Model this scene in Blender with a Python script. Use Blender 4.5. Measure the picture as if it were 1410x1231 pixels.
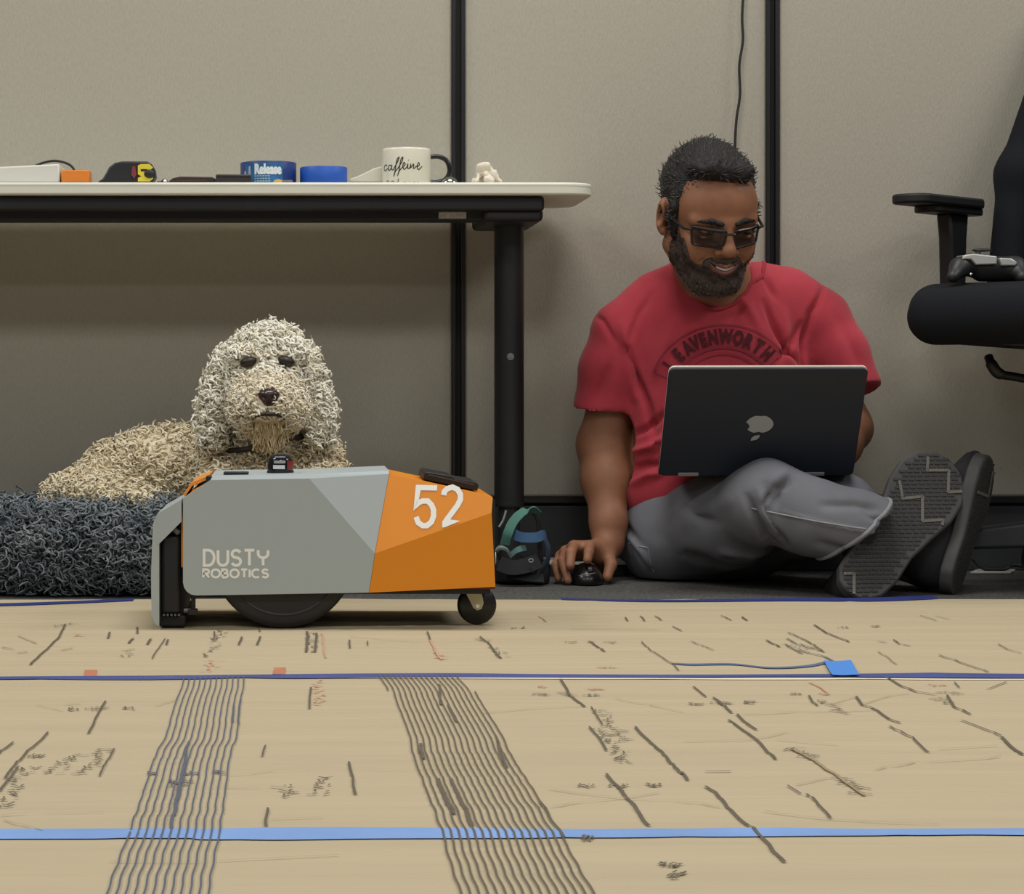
import bpy, bmesh, math, random
import numpy as np
from mathutils import Vector, Matrix, Euler
from mathutils.bvhtree import BVHTree

for o in list(bpy.data.objects):
    bpy.data.objects.remove(o)
SC = bpy.context.scene
COL = SC.collection
R_ = math.radians
random.seed(7)
RNG = np.random.default_rng(11)

# ------------------------------------------------------------------ camera
FPX, CAMH, VPX, VPY = 3150.0, 0.36, 413.0, 516.0
cam_d = bpy.data.cameras.new('camera')
cam_d.sensor_width = 36.0
cam_d.lens = FPX / 1410.0 * 36.0
cam_d.shift_x = (705.0 - VPX) / 1410.0
cam_d.shift_y = -(615.5 - VPY) / 1410.0
cam_d.clip_start = 0.05
cam = bpy.data.objects.new('camera', cam_d)
cam.location = (0, 0, CAMH)
cam.rotation_euler = (R_(90), 0, 0)
COL.objects.link(cam)
SC.camera = cam

# ------------------------------------------------------------------ world and ceiling lamps
W = bpy.data.worlds.new('office_ambient')
SC.world = W
W.use_nodes = True
W.node_tree.nodes['Background'].inputs[0].default_value = (1.0, 0.985, 0.95, 1)
W.node_tree.nodes['Background'].inputs[1].default_value = 0.11


def ceiling_lamp(x, y, z, sx, sy, power):
    d = bpy.data.lights.new('ceiling_lamp', 'AREA')
    d.shape = 'RECTANGLE'
    d.size, d.size_y = sx, sy
    d.energy = power
    d.color = (1.0, 0.99, 0.955)
    o = bpy.data.objects.new('ceiling_lamp', d)
    o.location = (x, y, z)
    COL.objects.link(o)


for lx in (-2.2, 0.4, 3.0):
    for ly, pw in ((3.2, 36), (0.5, 27), (-2.2, 20)):
        ceiling_lamp(lx, ly, 2.75, 1.2, 0.6, pw)

SC.view_settings.view_transform = 'Standard'
SC.view_settings.look = 'None'
SC.view_settings.gamma = 1.0
SC.view_settings.use_curve_mapping = False
SC.view_settings.exposure = 0.0

# ------------------------------------------------------------------ helpers
def P(px, py, d):
    """world point of a spot measured on the photograph that stands d metres away"""
    return Vector(((px - VPX) * d / FPX, d, CAMH - (py - VPY) * d / FPX))


def G(px, py):
    """ground point"""
    d = FPX * CAMH / (py - VPY)
    return ((px - VPX) * d / FPX, d)


def srgb(r, g, b):
    return tuple(((c / 255.0) / 12.92 if c / 255.0 <= 0.04045 else ((c / 255.0 + 0.055) / 1.055) ** 2.4) for c in (r, g, b))


MATS = {}


def mat(name, col, rough=0.6, metal=0.0, var=0.0, vscale=20.0, bump=0.0, bscale=200.0, stretch=(1, 1, 1),
        coat=0.0, spec=0.5, sheen=0.0, col2=None, trans=0.0, alpha=1.0, emit=0.0, sss=0.0):
    if name in MATS:
        return MATS[name]
    m = bpy.data.materials.new(name)
    m.use_nodes = True
    nt = m.node_tree
    b = nt.nodes['Principled BSDF']
    c = srgb(*col)
    b.inputs['Base Color'].default_value = (*c, 1)
    b.inputs['Roughness'].default_value = rough
    b.inputs['Metallic'].default_value = metal
    b.inputs['Specular IOR Level'].default_value = spec
    b.inputs['Coat Weight'].default_value = coat
    b.inputs['Sheen Weight'].default_value = sheen
    b.inputs['Transmission Weight'].default_value = trans
    b.inputs['Alpha'].default_value = alpha
    if emit:
        b.inputs['Emission Color'].default_value = (*c, 1)
        b.inputs['Emission Strength'].default_value = emit
    if sss:
        b.inputs['Subsurface Weight'].default_value = sss
        b.inputs['Subsurface Radius'].default_value = (0.012, 0.005, 0.003)
    tc = nt.nodes.new('ShaderNodeTexCoord')
    mp = nt.nodes.new('ShaderNodeMapping')
    mp.inputs['Scale'].default_value = stretch
    nt.links.new(tc.outputs['Object'], mp.inputs['Vector'])
    if var > 0 or col2:
        n = nt.nodes.new('ShaderNodeTexNoise')
        n.inputs['Scale'].default_value = vscale
        n.inputs['Detail'].default_value = 4
        nt.links.new(mp.outputs[0], n.inputs['Vector'])
        rp = nt.nodes.new('ShaderNodeValToRGB')
        rp.color_ramp.elements[0].position = 0.32
        rp.color_ramp.elements[1].position = 0.68
        if col2:
            lo, hi = c, srgb(*col2)
        else:
            lo = tuple(x * (1 - var) for x in c)
            hi = tuple(min(1, x * (1 + var)) for x in c)
        rp.color_ramp.elements[0].color = (*lo, 1)
        rp.color_ramp.elements[1].color = (*hi, 1)
        nt.links.new(n.outputs[0], rp.inputs[0])
        nt.links.new(rp.outputs[0], b.inputs['Base Color'])
    if bump > 0:
        n2 = nt.nodes.new('ShaderNodeTexNoise')
        n2.inputs['Scale'].default_value = bscale
        n2.inputs['Detail'].default_value = 3
        nt.links.new(mp.outputs[0], n2.inputs['Vector'])
        bp = nt.nodes.new('ShaderNodeBump')
        bp.inputs['Strength'].default_value = bump
        bp.inputs['Distance'].default_value = 0.002
        nt.links.new(n2.outputs[0], bp.inputs['Height'])
        nt.links.new(bp.outputs[0], b.inputs['Normal'])
    MATS[name] = m
    return m


def tag(o, label=None, cat=None, group=None, kind=None):
    if label:
        o['label'] = label
    if cat:
        o['category'] = cat
    if group:
        o['group'] = group
    if kind:
        o['kind'] = kind
    return o


def thing(name, label, cat, loc, group=None, kind=None):
    o = bpy.data.objects.new(name, None)
    o.empty_display_size = 0.05
    o.location = loc
    COL.objects.link(o)
    return tag(o, label, cat, group, kind)


def link(name, verts, faces, m, parent=None, smooth=False, angle=40, bevel=0.0, segs=2):
    me = bpy.data.meshes.new(name)
    verts = np.asarray(verts, dtype=float).reshape(-1, 3)
    if parent is None:
        lo, hi = verts.min(0), verts.max(0)
        off = np.array([(lo[0] + hi[0]) / 2, (lo[1] + hi[1]) / 2, lo[2]])
    else:
        off = np.array(world_loc(parent))
    vs = verts - off
    if isinstance(faces, np.ndarray):
        n = len(faces); k = faces.shape[1]
        me.vertices.add(len(vs)); me.vertices.foreach_set('co', vs.astype(np.float32).ravel())
        me.loops.add(n * k); me.loops.foreach_set('vertex_index', faces.astype(np.int32).ravel())
        me.polygons.add(n)
        me.polygons.foreach_set('loop_start', np.arange(0, n * k, k, dtype=np.int32))
        me.polygons.foreach_set('loop_total', np.full(n, k, dtype=np.int32))
        me.update(calc_edges=True); me.validate()
    else:
        me.from_pydata([tuple(v) for v in vs], [], faces)
        me.update()
    if m is not None:
        me.materials.append(m)
    if smooth:
        me.shade_smooth()
        if angle < 180:
            me.set_sharp_from_angle(angle=R_(angle))
    o = bpy.data.objects.new(name, me)
    COL.objects.link(o)
    o.location = tuple(off)
    if parent is not None:
        o.parent = parent
        o.location = (0, 0, 0)
    if bevel:
        bv = o.modifiers.new('bevel', 'BEVEL')
        bv.width = bevel; bv.segments = segs; bv.limit_method = 'ANGLE'; bv.angle_limit = R_(35)
        me.shade_smooth(); me.set_sharp_from_angle(angle=R_(50))
    return o


def world_loc(o):
    v = Vector(o.location)
    p = o.parent
    while p is not None:
        v = v + Vector(p.location)
        p = p.parent
    return v


class MB:
    def __init__(s):
        s.v = []; s.f = []

    def add(s, vs, fs):
        b = len(s.v)
        s.v += [tuple(v) for v in vs]
        s.f += [tuple(i + b for i in f) for f in fs]
        return s

    def box(s, x0, x1, y0, y1, z0, z1):
        return s.add([(x0, y0, z0), (x1, y0, z0), (x1, y1, z0), (x0, y1, z0), (x0, y0, z1), (x1, y0, z1), (x1, y1, z1), (x0, y1, z1)],
                     [(3, 2, 1, 0), (4, 5, 6, 7), (0, 1, 5, 4), (1, 2, 6, 5), (2, 3, 7, 6), (3, 0, 4, 7)])

    def hexa(s, pts):
        return s.add(pts, [(3, 2, 1, 0), (4, 5, 6, 7), (0, 1, 5, 4), (1, 2, 6, 5), (2, 3, 7, 6), (3, 0, 4, 7)])

    def prism(s, poly, a, b):
        """poly: list of 3D points (first cap), extruded by vector b-a"""
        n = len(poly)
        ev = Vector(b) - Vector(a)
        vs = [Vector(p) for p in poly] + [Vector(p) + ev for p in poly]
        fs = [tuple(range(n - 1, -1, -1)), tuple(range(n, 2 * n))]
        fs += [(i, (i + 1) % n, n + (i + 1) % n, n + i) for i in range(n)]
        return s.add(vs, fs)

    def tube(s, path, rad, n=8, cap=True):
        path = [Vector(p) for p in path]
        if not hasattr(rad, '__len__'):
            rad = [rad] * len(path)
        vs, fs = [], []
        t0 = (path[1] - path[0]).normalized()
        up = Vector((0, 0, 1)) if abs(t0.z) < 0.9 else Vector((0, 1, 0))
        u = t0.cross(up).normalized()
        for i, p in enumerate(path):
            t = (path[min(i + 1, len(path) - 1)] - path[max(i - 1, 0)]).normalized()
            u = (u - t * u.dot(t)).normalized()
            w = t.cross(u)
            for k in range(n):
                a = 2 * math.pi * k / n
                vs.append(p + (u * math.cos(a) + w * math.sin(a)) * rad[i])
        for i in range(len(path) - 1):
            for k in range(n):
                a, b = i * n + k, i * n + (k + 1) % n
                fs.append((a, b, b + n, a + n))
        if cap:
            fs.append(tuple(range(n - 1, -1, -1)))
            fs.append(tuple(range((len(path) - 1) * n, len(path) * n)))
        return s.add(vs, fs)

    def cyl(s, a, b, r, n=24, r2=None):
        return s.tube([a, b], [r, r if r2 is None else r2], n)

    def lathe(s, prof, c, axis='z', n=32):
        """prof: list of (r, h); closed caps when r=0 ends"""
        c = Vector(c); vs = []; fs = []
        for r, h in prof:
            for k in range(n):
                a = 2 * math.pi * k / n
                if axis == 'z':
                    vs.append(c + Vector((r * math.cos(a), r * math.sin(a), h)))
                else:
                    vs.append(c + Vector((r * math.cos(a), h, -r * math.sin(a))))
        for i in range(len(prof) - 1):
            for k in range(n):
                a, b = i * n + k, i * n + (k + 1) % n
                fs.append((a, b, b + n, a + n))
        return s.add(vs, fs)

    def ball(s, c, r, n=16, m=10, rot=None):
        c = Vector(c)
        if not hasattr(r, '__len__'):
            r = (r, r, r)
        vs = []; fs = []
        for i in range(m + 1):
            th = math.pi * i / m
            for k in range(n):
                ph = 2 * math.pi * k / n
                v = Vector((r[0] * math.sin(th) * math.cos(ph), r[1] * math.sin(th) * math.sin(ph), -r[2] * math.cos(th)))
                if rot is not None:
                    v = rot @ v
                vs.append(c + v)
        for i in range(m):
            for k in range(n):
                a, b = i * n + k, i * n + (k + 1) % n
                fs.append((a, b, b + n, a + n))
        return s.add(vs, fs)

    def ribbon(s, pts, width, fn, closed=False):
        """flat mitred stroke: 2D polyline pts widened by width, each vertex sent through fn(u, v)"""
        pts = [Vector(p) for p in pts]
        n = len(pts); vs = []; fs = []
        for i, p in enumerate(pts):
            a = pts[i - 1] if (i > 0 or closed) else None
            b = pts[(i + 1) % n] if (i < n - 1 or closed) else None
            d1 = (p - a).normalized() if a is not None and (p - a).length > 1e-9 else None
            d2 = (b - p).normalized() if b is not None and (b - p).length > 1e-9 else None
            if d1 is None:
                d1 = d2 or Vector((1, 0))
            if d2 is None:
                d2 = d1
            t = d1 + d2
            t = t.normalized() if t.length > 1e-6 else d1
            m = Vector((-t.y, t.x))
            c = max(0.45, m.dot(Vector((-d1.y, d1.x))))
            q = m * (width / 2 / c)
            vs.append(fn(*(p - q))); vs.append(fn(*(p + q)))
        m = n if closed else n - 1
        for i in range(m):
            a = 2 * i; b = 2 * ((i + 1) % n)
            fs.append((a, b, b + 1, a + 1))
        return s.add(vs, fs)

    def stroke(s, pts, width, fn, nd=10):
        """flat brush stroke with round joints and ends"""
        pts = [Vector(p) for p in pts]
        for a, b in zip(pts[:-1], pts[1:]):
            t = b - a
            if t.length < 1e-9:
                continue
            t.normalize()
            q = Vector((-t.y, t.x)) * width / 2
            s.add([fn(*(a - q)), fn(*(b - q)), fn(*(b + q)), fn(*(a + q))], [(0, 1, 2, 3)])
        for p in pts:
            s.add([fn(p.x + width / 2 * math.cos(2 * math.pi * i / nd), p.y + width / 2 * math.sin(2 * math.pi * i / nd)) for i in range(nd)], [tuple(range(nd))])
        return s

    def build(s, name, m, parent=None, **kw):
        return link(name, s.v, s.f, m, parent, **kw)


def arc(cx, cy, rx, ry, a0, a1, n=10):
    return [(cx + rx * math.cos(R_(a0 + (a1 - a0) * i / n)), cy + ry * math.sin(R_(a0 + (a1 - a0) * i / n))) for i in range(n + 1)]


def catmull(pts, k=6):
    pts = [Vector(p) for p in pts]
    out = []
    for i in range(len(pts) - 1):
        p0, p1, p2, p3 = pts[max(i - 1, 0)], pts[i], pts[i + 1], pts[min(i + 2, len(pts) - 1)]
        for j in range(k):
            t = j / k
            out.append(0.5 * ((2 * p1) + (p2 - p0) * t + (2 * p0 - 5 * p1 + 4 * p2 - p3) * t * t + (3 * p1 - p0 - 3 * p2 + p3) * t ** 3))
    out.append(pts[-1])
    return out


def text_mesh(body, size=1.0, offset=0.0, shear=0.0, spacing=1.0):
    c = bpy.data.curves.new('lettering', 'FONT')
    c.body = body; c.size = size; c.offset = offset; c.shear = shear; c.space_character = spacing
    c.resolution_u = 3
    o = bpy.data.objects.new('lettering', c)
    COL.objects.link(o)
    bpy.context.view_layer.update()
    me = o.evaluated_get(bpy.context.evaluated_depsgraph_get()).to_mesh()
    vs = [(v.co.x, v.co.y) for v in me.vertices]
    fs = [tuple(p.vertices) for p in me.polygons]
    bpy.data.objects.remove(o)
    bpy.data.curves.remove(c)
    return vs, fs


# value noise on points (numpy)
_TAB = RNG.random(4096).astype(np.float32)


def vnoise(p, seed=0):
    p = np.asarray(p, dtype=np.float32)
    i = np.floor(p).astype(np.int64)
    f = p - i
    f = f * f * (3 - 2 * f)
    out = 0
    for dx in (0, 1):
        wx = f[..., 0] if dx else 1 - f[..., 0]
        for dy in (0, 1):
            wy = f[..., 1] if dy else 1 - f[..., 1]
            for dz in (0, 1):
                wz = f[..., 2] if dz else 1 - f[..., 2]
                h = ((i[..., 0] + dx) * 73856093) ^ ((i[..., 1] + dy) * 19349663) ^ ((i[..., 2] + dz) * 83492791) ^ (seed * 2654435)
                out = out + wx * wy * wz * _TAB[h & 4095]
    return out * 2 - 1


# ------------------------------------------------------------------ distance fields for organic bodies
class Field:
    def __init__(s, lo, hi, h):
        s.h = h
        s.lo = np.array(lo, dtype=np.float64)
        s.n = np.ceil((np.array(hi) - s.lo) / h).astype(int) + 1
        s.F = np.full(s.n, 1.0, dtype=np.float32)

    def _sub(s, blo, bhi):
        a = np.maximum(np.floor((np.array(blo) - s.lo) / s.h).astype(int), 0)
        b = np.minimum(np.ceil((np.array(bhi) - s.lo) / s.h).astype(int) + 1, s.n)
        if np.any(b <= a):
            return None, None
        sl = tuple(slice(a[i], b[i]) for i in range(3))
        ax = [(s.lo[i] + s.h * np.arange(a[i], b[i])).astype(np.float32) for i in range(3)]
        return sl, (ax[0][:, None, None], ax[1][None, :, None], ax[2][None, None, :])

    def _put(s, sl, d, k, op):
        A = s.F[sl]
        if op == 'add':
            if k > 0:
                hh = np.maximum(k - np.abs(A - d), 0) / k
                s.F[sl] = np.minimum(A, d) - hh * hh * k * 0.25
            else:
                s.F[sl] = np.minimum(A, d)
        else:
            d = -d
            if k > 0:
                hh = np.maximum(k - np.abs(A - d), 0) / k
                s.F[sl] = np.maximum(A, d) + hh * hh * k * 0.25
            else:
                s.F[sl] = np.maximum(A, d)

    def ell(s, c, r, k=0.02, rot=None, op='add'):
        c = np.array(c, dtype=float)
        if not hasattr(r, '__len__'):
            r = (r, r, r)
        m = max(r) + k + 4 * s.h if rot is not None else np.array(r) + k + 4 * s.h
        sl, X = s._sub(c - m, c + m)
        if sl is None:
            return s
        x, y, z = X[0] - c[0], X[1] - c[1], X[2] - c[2]
        if rot is not None:
            M = np.array(rot.transposed())
            x, y, z = (M[0, 0] * x + M[0, 1] * y + M[0, 2] * z, M[1, 0] * x + M[1, 1] * y + M[1, 2] * z, M[2, 0] * x + M[2, 1] * y + M[2, 2] * z)
        k0 = np.sqrt((x / r[0]) ** 2 + (y / r[1]) ** 2 + (z / r[2]) ** 2)
        k1 = np.sqrt((x / r[0] ** 2) ** 2 + (y / r[1] ** 2) ** 2 + (z / r[2] ** 2) ** 2) + 1e-6
        s._put(sl, (k0 * (k0 - 1) / k1).astype(np.float32), k, op)
        return s

    def cone(s, a, b, ra, rb, k=0.02, op='add'):
        a = np.array(a, dtype=float); b = np.array(b, dtype=float)
        m = max(ra, rb) + k + 4 * s.h
        sl, X = s._sub(np.minimum(a, b) - m, np.maximum(a, b) + m)
        if sl is None:
            return s
        ba = b - a
        L2 = float(ba @ ba) + 1e-9
        x, y, z = X[0] - a[0], X[1] - a[1], X[2] - a[2]
        t = np.clip((x * ba[0] + y * ba[1] + z * ba[2]) / L2, 0, 1)
        d = np.sqrt((x - t * ba[0]) ** 2 + (y - t * ba[1]) ** 2 + (z - t * ba[2]) ** 2) - (ra + (rb - ra) * t)
        s._put(sl, d.astype(np.float32), k, op)
        return s

    def chain(s, pts, rad, k=0.015, op='add'):
        for i in range(len(pts) - 1):
            s.cone(pts[i], pts[i + 1], rad[i], rad[i + 1], k, op)
        return s

    def cut(s, pt, nrm):
        """keep the side opposite nrm"""
        n = np.array(Vector(nrm).normalized())
        p = np.array(pt)
        ax = [s.lo[i] + s.h * np.arange(s.n[i]) for i in range(3)]
        d = (ax[0][:, None, None] - p[0]) * n[0] + (ax[1][None, :, None] - p[1]) * n[1] + (ax[2][None, None, :] - p[2]) * n[2]
        s.F = np.maximum(s.F, d.astype(np.float32))
        return s

    def mesh(s, smooth=1):
        F = s.F
        S = F < 0
        nx, ny, nz = [k - 1 for k in F.shape]
        cnt = np.zeros((nx, ny, nz), dtype=np.int8)
        for dx in (0, 1):
            for dy in (0, 1):
                for dz in (0, 1):
                    cnt += S[dx:nx + dx, dy:ny + dy, dz:nz + dz]
        act = np.argwhere((cnt > 0) & (cnt < 8))
        idx = np.full((nx, ny, nz), -1, dtype=np.int64)
        idx[act[:, 0], act[:, 1], act[:, 2]] = np.arange(len(act))
        pos = np.zeros((len(act), 3)); w = np.zeros(len(act))
        cs = [(0, 0, 0), (1, 0, 0), (0, 1, 0), (1, 1, 0), (0, 0, 1), (1, 0, 1), (0, 1, 1), (1, 1, 1)]
        val = [F[act[:, 0] + c[0], act[:, 1] + c[1], act[:, 2] + c[2]] for c in cs]
        for a, b in ((0, 1), (2, 3), (4, 5), (6, 7), (0, 2), (1, 3), (4, 6), (5, 7), (0, 4), (1, 5), (2, 6), (3, 7)):
            ch = (val[a] < 0) != (val[b] < 0)
            den = np.where(ch, val[a] - val[b], 1)
            t = np.clip(np.where(ch, val[a] / den, 0), 0, 1)
            pa, pb = np.array(cs[a], float), np.array(cs[b], float)
            pos += np.where(ch[:, None], pa + (pb - pa) * t[:, None], 0)
            w += ch
        V = s.lo + s.h * (act + pos / w[:, None])
        quads = []
        for ax in range(3):
            o1, o2 = (ax + 1) % 3, (ax + 2) % 3
            sl0 = [slice(1, -1)] * 3; sl1 = [slice(1, -1)] * 3
            sl0[ax] = slice(0, -1); sl1[ax] = slice(1, None)
            A, B = S[tuple(sl0)], S[tuple(sl1)]
            e = np.argwhere(A != B)
            if not len(e):
                continue
            sgn = A[e[:, 0], e[:, 1], e[:, 2]]
            base = e.copy()
            base[:, o1] += 1; base[:, o2] += 1
            def cell(d1, d2):
                q = base.copy(); q[:, o1] -= d1; q[:, o2] -= d2
                return idx[q[:, 0], q[:, 1], q[:, 2]]
            q = np.stack([cell(1, 1), cell(0, 1), cell(0, 0), cell(1, 0)], 1)
            q[~sgn] = q[~sgn][:, ::-1]
            quads.append(q)
        Q = np.concatenate(quads)
        Q = Q[(Q >= 0).all(1)]
        for _ in range(smooth):
            V = lap(V, Q, 0.5)
        return V, Q


def lap(V, Q, lam):
    acc = np.zeros_like(V); c = np.zeros(len(V))
    for i in range(4):
        a, b = Q[:, i], Q[:, (i + 1) % 4]
        for ax in range(3):
            acc[:, ax] += np.bincount(a, V[b, ax], len(V)) + np.bincount(b, V[a, ax], len(V))
        c += np.bincount(a, minlength=len(V)) + np.bincount(b, minlength=len(V))
    return V + lam * (acc / np.maximum(c, 1)[:, None] - V)


def vnormals(V, Q):
    n = np.cross(V[Q[:, 2]] - V[Q[:, 0]], V[Q[:, 3]] - V[Q[:, 1]])
    N = np.zeros_like(V)
    for i in range(4):
        for ax in range(3):
            N[:, ax] += np.bincount(Q[:, i], n[:, ax], len(V))
    return N / (np.linalg.norm(N, axis=1)[:, None] + 1e-12)


def sample_surface(V, Q, n, keep=None):
    """n random points with normals on a quad mesh"""
    a = np.linalg.norm(np.cross(V[Q[:, 2]] - V[Q[:, 0]], V[Q[:, 3]] - V[Q[:, 1]]), axis=1)
    if keep is not None:
        a = a * keep(V[Q].mean(1))
    q = RNG.choice(len(Q), n, p=a / a.sum())
    w = RNG.random((n, 2))
    N = vnormals(V, Q)
    def bl(T):
        return ((1 - w[:, :1]) * ((1 - w[:, 1:]) * T[Q[q, 0]] + w[:, 1:] * T[Q[q, 3]]) + w[:, :1] * ((1 - w[:, 1:]) * T[Q[q, 1]] + w[:, 1:] * T[Q[q, 2]]))
    nn = bl(N)
    return bl(V), nn / (np.linalg.norm(nn, axis=1)[:, None] + 1e-9)


def strands(paths, rad, sides=3):
    """paths (n, k, 3), rad (n, k) -> tube mesh (numpy verts, quads)"""
    n, k, _ = paths.shape
    t = np.gradient(paths, axis=1)
    t /= np.linalg.norm(t, axis=2, keepdims=True) + 1e-9
    ref = np.where(np.abs(t[..., 2:3]) < 0.8, np.array([0, 0, 1.0]), np.array([1.0, 0, 0]))
    u = np.cross(t, ref); u /= np.linalg.norm(u, axis=2, keepdims=True) + 1e-9
    w = np.cross(t, u)
    rings = []
    for j in range(sides):
        a = 2 * math.pi * j / sides
        rings.append(paths + (u * math.cos(a) + w * math.sin(a)) * rad[..., None])
    V = np.stack(rings, 2)  # n,k,sides,3
    I = np.arange(n * k * sides).reshape(n, k, sides)
    q = []
    for j in range(sides):
        j2 = (j + 1) % sides
        q.append(np.stack([I[:, :-1, j], I[:, :-1, j2], I[:, 1:, j2], I[:, 1:, j]], -1).reshape(-1, 4))
    return V.reshape(-1, 3), np.concatenate(q)


def curls(pts, nrm, length, radius, curl, turns, lie, rng, seg=9, drop=0.0, nw=0.55, jit=0.35):
    """curly strands: lie = tangential flow vectors (n,3)"""
    n = len(pts)
    lie = lie - nrm * np.sum(lie * nrm, axis=1)[:, None]
    ax = nrm * nw + lie + rng.normal(0, jit, (n, 3)) + np.array([0, 0, -drop])
    ax /= np.linalg.norm(ax, axis=1)[:, None]
    u = np.cross(ax, rng.normal(size=(n, 3))); u /= np.linalg.norm(u, axis=1)[:, None]
    w = np.cross(ax, u)
    L = length * rng.uniform(0.7, 1.25, n)
    T = turns * rng.uniform(0.7, 1.3, n) * rng.choice([-1, 1], n)
    ph = rng.uniform(0, 6.28, n)
    s = np.linspace(0, 1, seg)
    th = 2 * math.pi * T[:, None] * s + ph[:, None]
    amp = curl * np.minimum(1, s * 2.5)[None, :] * rng.uniform(0.7, 1.3, n)[:, None]
    path = pts[:, None] - nrm[:, None] * 0.003 + ax[:, None] * (L[:, None] * s)[..., None] + u[:, None] * (amp * np.cos(th))[..., None] + w[:, None] * (amp * np.sin(th))[..., None]
    rad = radius * (1 - 0.55 * s ** 2)[None, :] * rng.uniform(0.75, 1.25, n)[:, None]
    return path, rad

# ------------------------------------------------------------------ the setting
WALL_Y = 4.20
X0, X1 = -2.4, 3.6
carpet = mat('carpet', (88, 87, 84), 0.95, var=0.35, vscale=160, bump=0.9, bscale=420, spec=0.1)
fabric = mat('panel_fabric', (172, 167, 154), 0.95, var=0.05, vscale=330, bump=0.35, bscale=520, stretch=(1, 1, 0.35), spec=0.1)
blackpost = mat('black_anodised', (27, 27, 29), 0.35, spec=0.5)
kickm = mat('kick_grey', (58, 60, 63), 0.6, var=0.06)

fl = MB().box(X0, X1, -2.0, WALL_Y + 0.1, -0.03, 0.0).build('floor', carpet)
tag(fl, 'dark grey office carpet along the partition wall', 'floor', kind='structure')

wall = thing('wall_back', 'office partition wall of taupe fabric panels with black posts', 'wall', (0.6, WALL_Y + 0.03, 0.0), kind='structure')
TOPZ = 1.85
MB().box(X0, X1, WALL_Y + 0.03, WALL_Y + 0.06, 0.0, TOPZ).build('backing', kickm, wall)
postx = [P(631, 350, WALL_Y).x, P(1063.5, 180, WALL_Y).x]
gap = postx[1] - postx[0]
allp = [postx[0] - 2 * gap - .6, postx[0] - gap - .6, postx[0], postx[1], postx[1] + gap * 1.5, postx[1] + gap * 3]
KZ = P(0, 689, WALL_Y).z
for i in range(len(allp) - 1):
    a, b = allp[i] + 0.0105, allp[i + 1] - 0.0105
    MB().box(a, b, WALL_Y, WALL_Y + 0.032, KZ + 0.006, TOPZ).build('fabric_panel', fabric, wall, bevel=0.006, segs=3)
    MB().box(a - .004, b + .004, WALL_Y - 0.004, WALL_Y + 0.032, KZ - 0.004, KZ + 0.006).build('bottom_rail', blackpost, wall)
    MB().box(a - .004, b + .004, WALL_Y + 0.004, WALL_Y + 0.032, 0.0, KZ - 0.010).build('kick_plate', kickm, wall, bevel=0.002)
for i, x in enumerate(allp[1:-1]):
    MB().box(x - 0.0085, x + 0.0085, WALL_Y + 0.006, WALL_Y + 0.034, KZ, TOPZ).build('post', mat('post_groove', (10, 10, 11), 0.6), wall)
    for s in (-1, 1):
        xa = x + s * 0.0085
        MB().box(xa - 0.0042, xa + 0.0042, WALL_Y - 0.006, WALL_Y + 0.034, KZ, TOPZ).build('post_edge', blackpost, wall, bevel=0.0015)
MB().box(X0, X1, WALL_Y - 0.005, WALL_Y + 0.06, TOPZ, TOPZ + 0.03).build('top_cap', blackpost, wall)

# ------------------------------------------------------------------ kraft paper on the floor
YE = [G(0, 831)[1], G(0, 940.5)[1], G(0, 1161)[1], G(0, 1161)[1] - 0.92, G(0, 1161)[1] - 1.84]
PX0, PX1 = -1.9, 3.0


def relief(x, y):
    x = np.asarray(x, float); y = np.asarray(y, float)
    z0 = np.zeros_like(x)
    def nz(sx, sy, seed, rot=0.0):
        c, s = math.cos(rot), math.sin(rot)
        return vnoise(np.stack([(x * c + y * s) * sx, (-x * s + y * c) * sy, z0], -1), seed)
    h = 0.0018 * nz(1.6, 5.0, 1, 0.04) + 0.0005 * nz(4.0, 13.0, 2, -0.06)
    for i, (sx, sy, r, a) in enumerate(((2.2, 24, 0.10, .0015), (2.6, 27, -0.13, .0014), (3.2, 30, 0.28, .0009), (2.0, 20, 0.0, .0013))):
        m = np.clip(nz(1.5, 2.5, 20 + i, r) * 1.6, 0, 1)
        h = h + a * m * np.maximum(0, 1 - 3.2 * np.abs(nz(sx, sy, 10 + i, r))) ** 2
    return h + 0.0062


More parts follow.
